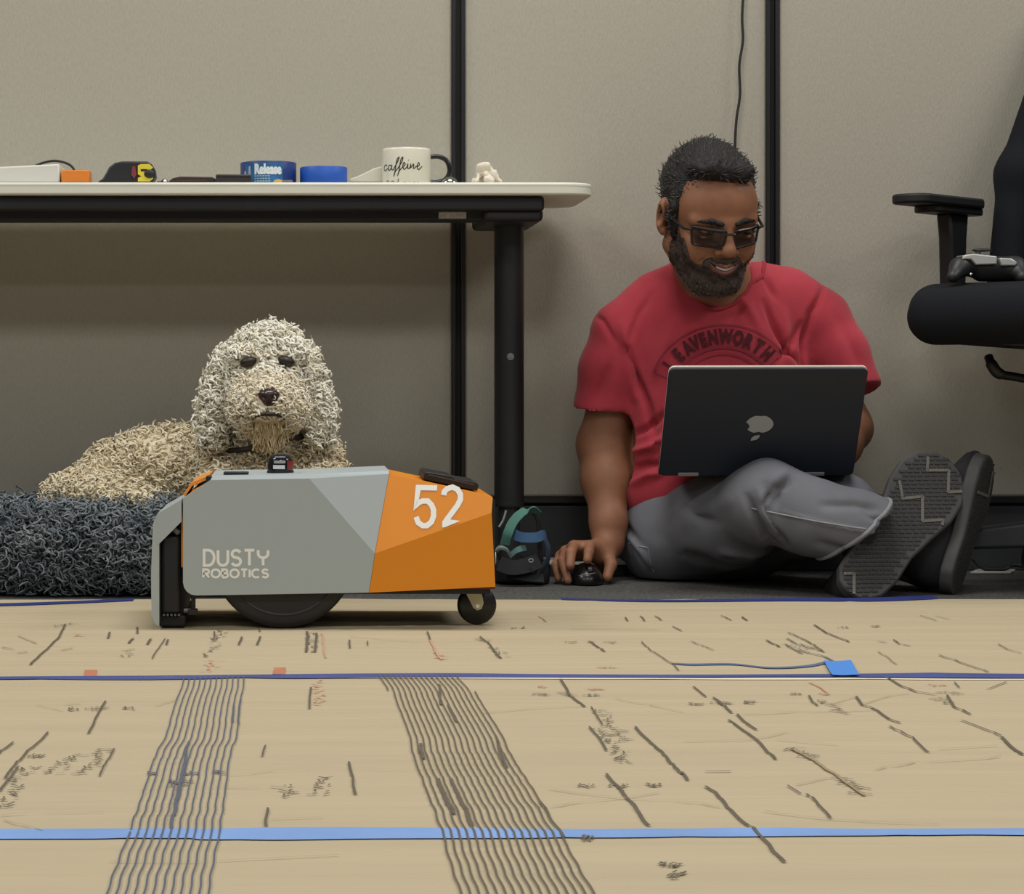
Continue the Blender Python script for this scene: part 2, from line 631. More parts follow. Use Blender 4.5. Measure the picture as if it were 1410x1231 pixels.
paperm = mat('kraft_paper', (186, 171, 142), 0.8, var=0.04, vscale=1.2, bump=1.0, bscale=3.0, stretch=(1.2, 15, 1), spec=0.2)
for nd in paperm.node_tree.nodes:
    if nd.type == 'BUMP':
        nd.inputs['Distance'].default_value = 0.005
inkb = mat('ink_dark', (98, 88, 74), 0.8)
inkl = mat('ink_faint', (158, 138, 108), 0.8)
inkblue = mat('ink_blue', (88, 92, 104), 0.8)
inkr = mat('ink_red', (200, 150, 122), 0.8)
lit_edgem = mat('paper_lit_edge', (228, 216, 190), 0.7)
SHEETS = []
slabels = ['brown kraft paper sheet along the carpet edge under the wheeled robot',
           'brown kraft paper sheet with two long hatched bands between blue tape lines',
           'brown kraft paper sheet with stripes running on beyond the pale blue tape line',
           'plain brown kraft paper sheet furthest from the partition wall']
for k in range(4):
    ya, yb = YE[k + 1], YE[k]
    step = (0.010, 0.0045) if k < 2 else ((0.008, 0.0045) if k == 2 else (0.05, 0.03))
    nx, ny = int((PX1 - PX0) / step[0]), int((yb - ya) / step[1])
    xs = np.linspace(PX0, PX1, nx); ys = np.linspace(ya + 0.002, yb, ny)
    X, Y = np.meshgrid(xs, ys, indexing='ij')
    if k == 0:
        Y = Y + (0.010 * vnoise(np.stack([X * 2.2, X * 0, X * 0], -1), 5) + 0.006 * vnoise(np.stack([X * 6, X * 0, X * 0], -1), 6)) * ((Y - ya) / (yb - ya)) ** 3
    Z = relief(X, Y)
    I = np.arange(nx * ny).reshape(nx, ny)
    Q = np.stack([I[:-1, :-1], I[1:, :-1], I[1:, 1:], I[:-1, 1:]], -1).reshape(-1, 4)
    s = thing('paper_sheet', slabels[k], 'paper', ((PX0 + PX1) / 2, (ya + yb) / 2, 0.0), 'kraft paper sheets taped over the carpet')
    link('sheet', np.stack([X, Y, Z], -1).reshape(-1, 3), Q, paperm, s, smooth=True, angle=180)
    SHEETS.append((ya, yb, s))
    # flat strip along the far edge, its highlight painted in a paler colour
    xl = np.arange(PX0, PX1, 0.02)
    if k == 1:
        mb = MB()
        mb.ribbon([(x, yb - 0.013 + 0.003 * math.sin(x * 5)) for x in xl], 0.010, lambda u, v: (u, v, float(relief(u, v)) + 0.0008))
        mb.build('edge_highlight', lit_edgem, s)


def sheet_of(y):
    for i, (a, b, s) in enumerate(SHEETS):
        if a <= y <= b:
            return i
    return 2 if y < 2 else 0


PRINT = {}


def mark(pts, width, ink='ink_dark', wig=0.0, dens=0.012):
    """a printed line through ground points, cut into short pieces that lie on the sheet"""
    pl = []
    for a, b in zip(pts[:-1], pts[1:]):
        L = math.hypot(b[0] - a[0], b[1] - a[1]); n = max(1, int(L / dens))
        for i in range(n):
            t = i / n
            pl.append((a[0] + (b[0] - a[0]) * t, a[1] + (b[1] - a[1]) * t))
    pl.append(tuple(pts[-1]))
    if wig:
        u = np.array(pl)
        o = u[:, 0] * 0
        dx = wig * vnoise(np.stack([u[:, 1] * 9, o + 0.3, o + 0.1], -1), 31) + wig * 0.45 * vnoise(np.stack([u[:, 1] * 26, o + .2, o], -1), 32)
        pl = [(x + d, y) for (x, y), d in zip(pl, dx)]
    i = sheet_of(sum(p[1] for p in pl) / len(pl))
    mb = PRINT.setdefault((i, ink), MB())
    mb.ribbon(pl, width, lambda x, y: (x, y, 0.0))


def pxl(c, *xy):
    """points read off the three floor crops"""
    ox = {4: 0, 5: 470, 6: 940}[c]
    return [G(ox + xy[i] * 0.3338, 820 + xy[i + 1] * 0.3338) for i in range(0, len(xy), 2)]


def scrib(c, x0, y0, x1, y1, n=12, ink='ink_dark', w=0.0017, across=0.0):
    """a short run of illegible printed characters along a line"""
    (ax, ay), (bx, by) = pxl(c, x0, y0, x1, y1)
    rr = random.Random(int(x0 * 7 + y0))
    L = math.hypot(bx - ax, by - ay)
    tx, ty = (bx - ax) / L, (by - ay) / L
    nx_, ny_ = -ty, tx
    hgt = across if across else 0.013
    for i in range(n):
        t = (i + rr.uniform(-.2, .2)) / n * L
        for k in range(2):
            a = rr.uniform(-.5, .5) * hgt; b = a + rr.uniform(-1, 1) * hgt * .7
            e = rr.uniform(0.2, 1) * L / n
            mark([(ax + tx * t + nx_ * a, ay + ty * t + ny_ * a), (ax + tx * (t + e) + nx_ * b, ay + ty * (t + e) + ny_ * b)], w, ink, dens=0.02)


# two long bands of parallel lines, drawn on the floor grid and running away from the viewer
for nl, (xa, xb, yfar, ink) in ((12, (254, 336, 943, 'ink_blue')), (16, (522, 628, 939, 'ink_dark'))):
    yF = 943.5 if ink == 'ink_blue' else 939
    for i in range(nl):
        t = i / (nl - 1)
        x, y = G(xa + (xb - xa) * t, yF)
        if ink == 'ink_dark':
            mark([(x, y), (x + 0.004, y - 0.13)], 0.0016, ink, 0.003)
            if i % 1 == 0:
                mark([(x + 0.011, y - 0.132), (x + 0.016, YE[2])], 0.0016, ink, 0.0018)
                mark([(x + 0.016, YE[2]), (x + 0.018, 1.35)], 0.0016, ink, 0.0018)
        else:
            mark([(x, y), (x + 0.002, YE[2])], 0.0015, ink, 0.0018)
            mark([(x + 0.002, YE[2]), (x + 0.003, 1.35)], 0.0015, ink, 0.0018)
LN = [  # crop, width in mm, ink, polyline
    (4, 5, 0, (270, 140, 235, 200, 190, 250, 122, 310)), (4, 3, 0, (10, 240, 60, 246)), (4, 3, 1, (70, 190, 150, 222)), (4, 4, 0, (75, 262, 115, 255)),
    (4, 4, 0, (255, 250, 300, 240)), (4, 5, 0, (440, 200, 448, 175)), (4, 5, 0, (562, 180, 565, 152)), (4, 6, 0, (530, 220, 545, 200)), (4, 6, 0, (607, 224, 620, 202)),
    (4, 3, 0, (628, 285, 680, 200)), (4, 5, 0, (685, 228, 690, 208)), (4, 5, 0, (985, 228, 992, 197)), (4, 5, 0, (1060, 228, 1068, 192)), (4, 4, 0, (1068, 170, 1066, 158)),
    (4, 6, 0, (1262, 170, 1266, 255)), (4, 6, 0, (1300, 178, 1302, 255)), (4, 3, 2, (1322, 175, 1345, 280)), (4, 4, 0, (880, 170, 878, 205)),
    (4, 4, 0, (435, 465, 400, 520, 356, 596)), (4, 3, 1, (270, 478, 330, 474)), (4, 4, 0, (190, 590, 100, 690, 20, 788)), (4, 4, 0, (85, 735, 0, 838)), (4, 4, 0, (50, 630, 0, 680)),
    (4, 3, 0, (475, 662, 413, 776)), (4, 3, 0, (1096, 652, 1086, 694)), (4, 4, 0, (1100, 915, 1092, 998)), (4, 4, 0, (1278, 410, 1276, 495)),
    (4, 5, 4, (775, 628, 770, 720, 745, 800, 715, 930, 700, 1005)), (4, 4, 4, (965, 480, 955, 550)), (4, 4, 4, (992, 460, 976, 560)),
    (4, 1.6, 1, (0, 950, 200, 935, 420, 930)), (4, 1.6, 1, (10, 968, 170, 1010)), (4, 1.6, 1, (640, 485, 740, 455)), (4, 1.6, 1, (950, 780, 1130, 752)), (4, 1.6, 1, (930, 820, 1080, 830)),
    (4, 1.6, 1, (900, 1132, 1400, 1108)), (4, 1.6, 1, (450, 1133, 860, 1136)), (4, 1.6, 1, (1115, 965, 1330, 955)), (4, 1.6, 1, (150, 480, 260, 505)),
    (5, 4, 0, (30, 205, 35, 240)), (5, 3, 0, (105, 210, 108, 230)), (5, 4, 0, (350, 175, 362, 205)), (5, 4, 2, (362, 205, 412, 290)), (5, 3, 2, (820, 105, 850, 130)), (5, 3, 2, (830, 108, 880, 104)),
    (5, 4, 0, (565, 190, 600, 215)), (5, 5, 0, (600, 212, 660, 285)), (5, 4, 0, (1240, 105, 1255, 128)), (5, 4, 0, (1175, 112, 1185, 128)), (5, 4, 0, (1300, 105, 1325, 125)), (5, 4, 0, (1365, 150, 1400, 168)),
    (5, 3, 1, (940, 160, 1310, 162)), (5, 5, 0, (1020, 210, 1090, 255)), (5, 3, 0, (1235, 212, 1300, 268, 1390, 335)), (5, 4, 0, (628, 606, 690, 745)),
    (5, 4, 0, (38, 720, 58, 858)), (5, 5, 0, (905, 370, 940, 440, 1005, 490)), (5, 4, 0, (1015, 568, 1105, 675)), (5, 3, 0, (1030, 490, 1070, 560)),
    (5, 5, 0, (1205, 568, 1240, 610, 1320, 670, 1408, 775)), (5, 5, 0, (1095, 775, 1160, 850, 1265, 992)), (5, 4, 0, (815, 890, 860, 960, 912, 1040)), (5, 1.8, 1, (860, 915, 1160, 875, 1310, 850)),
    (5, 1.8, 1, (860, 840, 1160, 875, 1400, 895)), (5, 1.8, 1, (580, 515, 800, 495, 1000, 488)), (5, 1.8, 1, (1130, 455, 1408, 512)), (5, 1.8, 1, (30, 190, 300, 212)), (5, 3, 1, (730, 793, 750, 793)),
    (5, 5, 0, (400, 790, 460, 940)), (5, 4, 0, (455, 790, 540, 990)), (5, 5, 0, (325, 640, 345, 705)), (5, 5, 0, (400, 395, 410, 480)), (5, 5, 0, (440, 480, 470, 550)),
    (6, 4, 0, (165, 103, 205, 125)), (6, 5, 0, (250, 110, 270, 127)), (6, 5, 0, (542, 145, 590, 178, 685, 215)), (6, 5, 0, (340, 205, 400, 235)), (6, 4, 0, (425, 200, 470, 222, 590, 258)),
    (6, 4, 0, (430, 175, 520, 215, 585, 258)), (6, 4, 0, (415, 222, 500, 268)), (6, 5, 4, (470, 245, 590, 285, 632, 305)), (6, 4, 0, (865, 205, 895, 225, 940, 232)), (6, 4, 0, (800, 212, 840, 218)),
    (6, 3, 0, (985, 103, 1050, 128)), (6, 3, 1, (1050, 105, 1105, 122)), (6, 3, 1, (810, 255, 880, 310)), (6, 4, 0, (1060, 272, 1110, 288, 1180, 315, 1260, 340)), (6, 3, 0, (1300, 225, 1340, 245, 1400, 262)),
    (6, 3, 0, (30, 210, 130, 248)), (6, 4, 0, (40, 398, 95, 445)), (6, 5, 0, (125, 448, 200, 515)), (6, 5, 0, (185, 542, 250, 588, 320, 640, 390, 714)), (6, 5, 0, (222, 520, 258, 558, 298, 580)),
    (6, 4, 0, (520, 440, 535, 470, 556, 490)), (6, 5, 0, (715, 445, 742, 485, 800, 505, 850, 545, 890, 560)), (6, 4, 0, (845, 570, 890, 592, 940, 615, 1020, 680)), (6, 5, 0, (840, 362, 900, 395, 960, 420, 1040, 435)),
    (6, 5, 0, (1090, 440, 1120, 490, 1185, 520)), (6, 4, 0, (1145, 545, 1230, 580, 1305, 608)), (6, 6, 0, (1305, 612, 1350, 650, 1408, 690)), (6, 6, 1, (445, 658, 540, 715, 640, 785, 750, 865)),
    (6, 5, 0, (95, 828, 135, 850, 180, 915, 270, 990)), (6, 5, 0, (272, 992, 330, 1050, 420, 1146)), (6, 4, 0, (510, 858, 560, 905, 608, 956)), (6, 3, 0, (435, 822, 488, 858)), (6, 5, 0, (0, 765, 22, 800)),
    (6, 2, 1, (250, 520, 500, 515, 790, 503)), (6, 2, 1, (745, 478, 860, 440, 930, 428)), (6, 2, 1, (610, 478, 715, 448)), (6, 1.8, 1, (0, 630, 250, 625, 430, 595)), (6, 1.8, 1, (380, 625, 640, 645)),
    (6, 2, 1, (800, 758, 980, 725, 1320, 702)), (6, 1.8, 1, (1060, 665, 1300, 650)), (6, 1.8, 1, (470, 820, 600, 792)), (6, 1.8, 1, (330, 930, 600, 960, 1050, 990)), (6, 1.8, 1, (0, 898, 150, 915)),
    (6, 4, 0, (98, 764, 205, 764)), (6, 3, 0, (1250, 410, 1335, 380)), (6, 4, 3, (520, 380, 570, 405, 600, 432)), (6, 3, 0, (1120, 380, 1138, 402)),
]
INK = {0: 'ink_dark', 1: 'ink_faint', 2: 'ink_red', 3: 'ink_red', 4: 'ink_blue'}
for c, w, ik, xy in LN:
    mark(pxl(c, *xy), w * 0.00055, INK[ik], 0.002)
for a in ((4, 215, 150, 300, 135, 6), (4, 520, 275, 530, 240, 5), (4, 860, 275, 915, 160, 12), (4, 1282, 255, 1285, 175, 10), (4, 280, 497, 325, 495, 6), (4, 370, 500, 440, 490, 8), (4, 505, 495, 555, 493, 6),
          (4, 0, 910, 130, 735, 18), (4, 120, 690, 185, 690, 7), (4, 215, 770, 310, 680, 12), (4, 340, 770, 445, 660, 18), (4, 1185, 870, 1185, 810, 8), (4, 1325, 860, 1325, 785, 8),
          (5, 550, 200, 600, 210, 7), (5, 635, 235, 660, 282, 7), (5, 920, 212, 960, 222, 6), (5, 1000, 212, 1050, 215, 7), (5, 1080, 215, 1140, 215, 7), (5, 800, 430, 850, 440, 8), (5, 910, 425, 960, 440, 8),
          (5, 1020, 435, 1065, 440, 8), (5, 1060, 500, 1175, 635, 18), (5, 1050, 575, 1195, 728, 20), (5, 975, 825, 1045, 825, 8), (5, 1110, 830, 1190, 825, 8), (5, 1255, 822, 1325, 825, 8), (5, 995, 1040, 1040, 1042, 6),
          (5, 1310, 1150, 1400, 1160, 9), (5, 1350, 1195, 1408, 1200, 7), (5, 700, 158, 765, 157, 6), (6, 25, 478, 90, 480, 9), (6, 130, 470, 200, 480, 10), (6, 250, 472, 308, 472, 8), (6, 440, 430, 490, 432, 6),
          (6, 560, 462, 660, 522, 10), (6, 645, 155, 690, 157, 5), (6, 780, 152, 820, 152, 5), (6, 1060, 450, 1100, 478, 8), (6, 1060, 420, 1150, 432, 8), (6, 450, 660, 550, 718, 12), (6, 640, 790, 745, 862, 10)):
    scrib(*a)
for a in ((4, 865, 345, 885, 285, 8), (4, 305, 185, 345, 190, 6), (4, 1315, 480, 1325, 375, 12), (5, 1065, 325, 1135, 322, 9), (5, 810, 400, 850, 402, 6), (5, 1020, 410, 1060, 405, 6), (6, 560, 430, 610, 432, 5), (6, 1020, 390, 1090, 392, 6),
          (5, 395, 255, 415, 290, 6)):
    scrib(*a, ink='ink_red')
for a in ((4, 610, 765, 655, 762, 7), (4, 755, 765, 815, 760, 10), (4, 885, 760, 920, 755, 6), (4, 700, 805, 800, 805, 10), (6, 470, 230, 545, 250, 8)):
    scrib(*a, ink='ink_blue')
for (i, ink), mb in PRINT.items():
    nm = {'ink_dark': 'printed_line_dark', 'ink_faint': 'printed_line_faint', 'ink_blue': 'printed_line_blue', 'ink_red': 'printed_line_red'}[ink]
    u = np.array(mb.v)
    u[:, 2] = relief(u[:, 0], u[:, 1]) + 0.0017
    mb.v = u
    o = mb.build(nm, MATS[ink], SHEETS[i][2])
    o['kind'] = 'stuff'
# red printed squares
for c, x0, x1, y0, y1 in ((4, 350, 402, 330, 366), (4, 1130, 1180, 322, 354)):
    (ax, ay), (bx, by), (cx, cy), (dx, dy) = pxl(c, x0 - 6, y1, x1 - 4, y1, x1, y0, x0, y0)
    MB().add([(p[0], p[1], float(relief(*p)) + 0.0007) for p in ((ax, ay), (bx, by), (cx, cy), (dx, dy))], [(0, 1, 2, 3)]).build('printed_square', mat('ink_red_block', (186, 118, 88), 0.8), SHEETS[0][2])

# ------------------------------------------------------------------ blue masking tape
taped = mat('blue_tape_dark', (66, 78, 138), 0.6, var=0.12, vscale=9)
tapel = mat('blue_tape_pale', (122, 158, 214), 0.6, var=0.14, vscale=6)
tapeb = mat('blue_tape_bright', (76, 140, 222), 0.6)
tapen = mat('blue_tape_navy', (38, 52, 120), 0.6)


def tape(name, label, m, pts, w, grp=None, lift=0.0010, wvar=0.35):
    pts = catmull([Vector(p) for p in pts], 40)
    pts = np.array([(p.x, p.y) for p in pts])
    xs_ = np.arange(pts[0, 0], pts[-1, 0], 0.008)
    ys_ = np.interp(xs_, pts[:, 0], pts[:, 1])
    z0 = xs_ * 0
    ww = w * (1 + wvar * vnoise(np.stack([xs_ * 2.1, z0, z0], -1), 41))
    K = 6
    rows = []
    for k in range(K + 1):
        t = k / K - .5
        yy = ys_ + t * ww + 0.002 * vnoise(np.stack([xs_ * 2.2, z0 + t, z0], -1), 42)
        rows.append(np.stack([xs_, yy, relief(xs_, yy) + lift], -1))
    V = np.stack(rows, 1)
    I = np.arange(V.shape[0] * V.shape[1]).reshape(V.shape[:2])
    Q = np.stack([I[:-1, :-1], I[1:, :-1], I[1:, 1:], I[:-1, 1:]], -1).reshape(-1, 4)
    o = link(name, V.reshape(-1, 3), Q, m, smooth=True, angle=180)
    tag(o, label, 'tape', grp)
    return o


def tpx(*xy):
    return [(*G(xy[i], xy[i + 1]), 0) for i in range(0, len(xy), 2)]


tape('masking_tape', 'dark blue masking tape across the seam where the hatched bands begin', taped,
     [(PX0, YE[1], 0)] + tpx(0, 943, 240, 943, 520, 940, 660, 939, 900, 939, 1150, 938, 1410, 938) + [(PX1, YE[1] + .003, 0)], 0.036)
tape('masking_tape', 'pale blue masking tape that the hatched stripes cross over', tapel,
     [(PX0, YE[2], 0)] + tpx(0, 1161, 170, 1161, 330, 1163, 520, 1161, 800, 1161, 1040, 1160, 1250, 1160, 1410, 1160) + [(PX1, YE[2], 0)], 0.038, lift=0.0010)
tape('masking_tape', 'navy blue masking tape on the paper edge beside the shoes', tapen, tpx(772, 830, 900, 833, 1080, 832, 1200, 832, 1292, 829), 0.042)
tape('masking_tape', 'navy blue masking tape on the paper edge before the dog bed', tapen, tpx(-160, 840, 0, 838.5, 90, 836, 185, 832), 0.042)
tape('tape_strip', 'thin loose blue tape strip lying beside the bright tape patch', mat('tape_strip_blue', (86, 104, 142), 0.6), tpx(925, 924, 950, 925, 1010, 924, 1060, 928, 1110, 926, 1138, 921), 0.018)
mb = MB()
q = [G(1134, 921), G(1172, 921), G(1183, 940), G(1146, 940)]
vs = []
for i in range(7):
    for j in range(5):
        s, t = i / 6, j / 4
        x = (1 - t) * ((1 - s) * q[0][0] + s * q[1][0]) + t * ((1 - s) * q[3][0] + s * q[2][0])
        y = (1 - t) * ((1 - s) * q[0][1] + s * q[1][1]) + t * ((1 - s) * q[3][1] + s * q[2][1])
        vs.append((x, y, float(relief(x, y)) + 0.0025 + 0.002 * abs(s - .4)))
mb.add(vs, [(i * 5 + j, i * 5 + j + 1, i * 5 + j + 6, i * 5 + j + 5) for i in range(6) for j in range(4)])
tag(mb.build('tape_patch', tapeb, smooth=True, angle=180), 'short bright blue tape patch stuck across the dark blue tape seam', 'tape')

# black cable hanging down the partition behind the head
cpts = catmull([P(1026, -340, 4.185), P(1025, -60, 4.19), P(1022, 20, 4.19), P(1023, 55, 4.19), P(1018, 90, 4.19), P(1019, 130, 4.19), P(1014, 165, 4.19), P(1012, 210, 4.19), P(1012, 330, 4.19)], 6)
tag(MB().tube(cpts, 0.0024, 8).build('hanging_cable', mat('cable_black', (30, 28, 27), 0.5), smooth=True), 'thin black cable hanging down the partition behind the seated person', 'cable')

# ------------------------------------------------------------------ desk
DF, DB = 3.86, 4.18
white = mat('white_laminate', (222, 222, 208), 0.45, var=0.02)
dblack = mat('desk_black', (26, 28, 32), 0.45, var=0.1, vscale=40)
zt = P(0, 251, DF).z
zb = P(0, 268, DF).z
xr = P(803, 260, (DF + DB) / 2).x
xl = xr - 1.46
desk = thing('desk', 'white topped desk with black steel frame and round black leg', 'desk', ((xl + xr) / 2, (DF + DB) / 2, 0))
rc = 0.05
poly = []
for cx, cy, a0 in ((xr - rc, DF + rc, -90), (xr - rc, DB - rc, 0), (xl + rc, DB - rc, 90), (xl + rc, DF + rc, 180)):
    poly += [(cx + rc * math.cos(R_(a0 + i * 11.25)), cy + rc * math.sin(R_(a0 + i * 11.25)), zb) for i in range(9)]
MB().prism(poly, (0, 0, zb), (0, 0, zt)).build('desktop', white, desk, bevel=0.003)
MB().prism([(x, y, zt - 0.0065) for x, y, z in poly], (0, 0, 0), (0, 0, 0.0012)).build('edge_band_line', mat('edge_line', (190, 188, 174), 0.5), desk).scale = (1.0004, 1.0006, 1)
xe = P(749, 280, DF + 0.03).x
rz = P(0, 291, DF + 0.03).z
MB().box(xl + 0.06, xe, DF + 0.02, DF + 0.075, rz, zb).build('front_rail', dblack, desk, bevel=0.006)
xm = P(660, 280, DF + 0.05).x
rz2 = P(0, 305, DF + 0.06).z
MB().box(xl + 0.08, P(696, 280, DF + .06).x, DF + 0.055, DF + 0.10, rz2, rz + .004).build('cross_beam', mat('beam_black', (14, 15, 17), 0.5), desk, bevel=0.003)
for xa, xb in ((P(655, 0, DF + .05).x, xe), (xl + 0.08, xl + .16)):
    MB().box(xa + .012, xb - 0.001, DF + 0.03, DB - 0.02, rz2 - .002, rz + .006).build('side_bracket', dblack, desk, bevel=0.008)
lb = MB()
lb.box(P(604, 0, DF + .054).x, P(642, 0, DF + .054).x, DF + 0.0535, DF + 0.055, P(0, 301, DF + .054).z, P(0, 291.5, DF + .054).z)
lb.build('sticker', mat('sticker_grey', (176, 172, 164), 0.5, var=0.25, vscale=260), desk)
LD = 4.03
for px_ in (P(701, 0, LD).x, xl + 0.12):
    lx = px_
    r1 = 20.5 * LD / FPX
    z1 = P(0, 697, LD).z
    leg = MB().cyl((lx, LD, z1), (lx, LD, rz + 0.003), r1, 32).build('leg', dblack, desk, smooth=True)
    MB().lathe([(r1 + .0008, 0), (r1 + .0012, .003), (r1 + .0008, .008)], (lx, LD, z1), n=32).build('collar', dblack, leg, smooth=True)
    MB().cyl((lx, LD, 0.03), (lx, LD, z1), r1 * 0.72, 28).build('inner_column', mat('column_dark', (40, 42, 46), 0.4), leg, smooth=True)
    by = LD - r1
    bz = P(0, 491, LD - r1).z
    b = MB().lathe([(0.0, -.0032), (0.0028, -.0032), (0.0032, -.0014), (0.0062, -.0014), (0.0066, .001)], (lx, by, bz), axis='y', n=20).build('bolt', mat('bolt_zinc', (150, 150, 150), 0.35, metal=0.8), leg, smooth=True)
    fz = 0.034
    fp = []
    for cy, a0 in ((DF + 0.08, 180), (DB - 0.05, 0)):
        fp += [(lx + 0.034 * math.cos(R_(a0 + i * 18)), cy + 0.034 * math.sin(R_(a0 + i * 18)), 0.004) for i in range(11)]
    MB().prism(fp, (0, 0, 0.004), (0, 0, fz)).build('foot', dblack, desk, bevel=0.004)
    for cy in (DF + .10, DB - .05):
        MB().cyl((lx, cy, 0), (lx, cy, 0.005), 0.02, 16).build('glide', blackpost, desk)

# ------------------------------------------------------------------ things on the desk
ZD = zt


def px2(x, d):
    return (x - VPX) * d / FPX


def mm(n, d):
    return n * d / FPX


DI = DF + 0.06
# white device with a sloping top
wd = thing('white_adapter', 'long white plastic box with sloping top at the end of the desk clutter', 'box', (px2(20, DI), DI + .05, ZD))
xa, xb = px2(-70, DI), px2(82, DI)
za, zc = P(0, 233, DI).z, P(0, 225.5, DI).z
MB().hexa([(xa, DI, ZD), (xb, DI, ZD), (xb, DI + .09, ZD), (xa, DI + .09, ZD), (xa, DI, za), (xb, DI, zc), (xb, DI + .09, zc), (xa, DI + .09, za)]).build('case', mat('adapter_white', (214, 212, 204), 0.5), wd, bevel=0.003)
MB().box(xa, xb - .002, DI - .0006, DI + .001, ZD + .004, ZD + .006).build('seam', mat('adapter_seam', (160, 158, 150), 0.5), wd)
cp = catmull([P(45, 230, DI + .11), P(60, 224, DI + .11), P(76, 221.5, DI + .11), P(92, 225, DI + .11), P(101, 232, DI + .105), P(106, 246, DI + .10), P(112, 250.5, DI + .1)], 6)
tag(MB().tube([(p.x, p.y, max(p.z, ZD + .003)) for p in cp], 0.0022, 8).build('desk_cable', MATS['cable_black'], smooth=True), 'thin black cable arching behind the white box on the desk', 'cable')
ob = thing('orange_case', 'small orange plastic case beside the white box', 'case', (px2(103, DI), DI + .03, ZD))
MB().box(px2(84, DI), px2(123, DI), DI, DI + .05, ZD + .0035, P(0, 234, DI).z).build('body', mat('case_orange', (222, 128, 42), 0.5), ob, bevel=0.002)
MB().box(px2(76, DI), px2(124, DI), DI - .004, DI + .055, ZD, ZD + .0038).build('base', mat('case_base', (70, 34, 26), 0.5), ob, bevel=0.001)
# tape measure
tm = thing('tape_measure', 'black tape measure with yellow face standing on the desk', 'tape measure', (px2(178, DI), DI + .03, ZD))
prof = [(134, 250.5), (141, 246), (146, 238), (150, 230), (158, 224), (168, 222), (203, 222), (209, 226), (213, 233), (214, 243), (210, 250.5)]
zf = lambda p: P(0, p, DI).z
MB().prism([(px2(x, DI), DI, max(ZD + .0002, zf(y))) for x, y in prof][::-1], (0, 0, 0), (0, .045, 0)).build('body', mat('measure_black', (28, 28, 32), 0.5), tm, bevel=0.003)
yl = mat('measure_yellow', (224, 204, 60), 0.5)
MB().prism([(px2(x, DI), DI - .002, zf(y)) for x, y in ((190, 250), (190, 245), (195, 243), (190, 240), (190, 228), (194, 226), (206, 226), (211, 231), (207, 234), (211, 246), (206, 250))][::-1], (0, 0, 0), (0, .003, 0)).build('yellow_face', yl, tm)
MB().ball((px2(206, DI), DI - .002, zf(239.5)), (.0095, .004, .0075)).build('lock_button', MATS['measure_black'], tm, smooth=True)
MB().prism([(px2(x, DI), DI - .0025, zf(y)) for x, y in ((194, 233), (203, 233), (203, 236), (194, 236))][::-1], (0, 0, 0), (0, .002, 0)).build('face_mark', MATS['measure_black'], tm)
MB().prism([(px2(x, DI), DI - .0025, zf(y)) for x, y in ((182, 230), (186, 228), (188, 240), (185, 246), (181, 241))][::-1], (0, 0, 0), (0, .003, 0)).build('red_trim', mat('measure_red', (128, 50, 54), 0.5), tm)
MB().box(px2(130, DI), px2(140, DI), DI + .012, DI + .032, ZD + .0005, ZD + .0025).build('blade_hook', mat('blade_steel', (120, 120, 120), 0.3, metal=0.9), tm)
# metal screws / ball
chrome = mat('chrome', (205, 205, 205), 0.15, metal=1.0)
bs = thing('metal_fitting', 'small shiny metal fitting beside the tape measure', 'fitting', (px2(224, DI), DI + .015, ZD))
MB().ball((px2(226, DI), DI + .015, ZD + mm(5, DI)), mm(5, DI)).build('head', chrome, bs, smooth=True)
MB().cyl((px2(217, DI), DI + .018, ZD + mm(4, DI)), (px2(226, DI), DI + .015, ZD + mm(5, DI)), mm(3, DI), 12).build('shank', chrome, bs, smooth=True)
MB().cyl((px2(229, DI), DI + .016, ZD + mm(8, DI)), (px2(227, DI), DI + .015, ZD + mm(5, DI)), mm(2, DI), 12).build('pin', chrome, bs, smooth=True)
# utility bars
k1 = thing('utility_knife', 'flat dark reddish knife lying beside the shiny fitting', 'knife', (px2(264, DI), DI + .02, ZD))
MB().prism([(px2(x, DI), DI, max(ZD + .0003, zf(y))) for x, y in ((231, 250.5), (238, 245), (248, 243), (292, 243.5), (297, 246), (296, 250.5))][::-1], (0, 0, 0), (0, .03, 0)).build('handle', mat('knife_dark', (48, 34, 36), 0.5), k1, bevel=0.0015)
MB().box(px2(243, DI), px2(285, DI), DI - .0006, DI + .001, zf(249), zf(247.5)).build('grip_line', mat('knife_line', (80, 50, 46), 0.5), k1)
k2 = thing('dark_case', 'flat dark brown case in front of the printed tape roll', 'case', (px2(321, DI - .02), DI, ZD))
D2 = DI - 0.02
MB().box(px2(297, D2), px2(346, D2), D2, D2 + .035, ZD, P(0, 240, D2).z).build('body', mat('case_dark', (46, 38, 40), 0.5), k2, bevel=0.002)
MB().box(px2(298, D2), px2(345, D2), D2 - .0006, D2 + .001, P(0, 243.5, D2).z, P(0, 242.5, D2).z).build('lid_line', mat('case_line', (22, 18, 18), 0.5), k2)


def tape_roll(name, label, pa, pb, py, d, mo, mi):
    r = mm((pb - pa) / 2, d)
    cx, cy = px2((pa + pb) / 2, d), d + r
    h = P(0, py, d).z - ZD
    t = thing(name, label, 'tape roll', (cx, cy, ZD), 'blue tape rolls on the desk')
    MB().lathe([(r * .66, 0), (r - .0008, 0), (r, .001), (r, h - .001), (r - .0008, h), (r * .66, h), (r * .66, 0)], (cx, cy, ZD), n=64).build('tape', mo, t, smooth=True)
    MB().lathe([(r * .6, 0), (r * .66, 0), (r * .66, h), (r * .6, h), (r * .6, 0)], (cx, cy, ZD), n=48).build('core', mi, t, smooth=True)
    return t, cx, cy, r, h


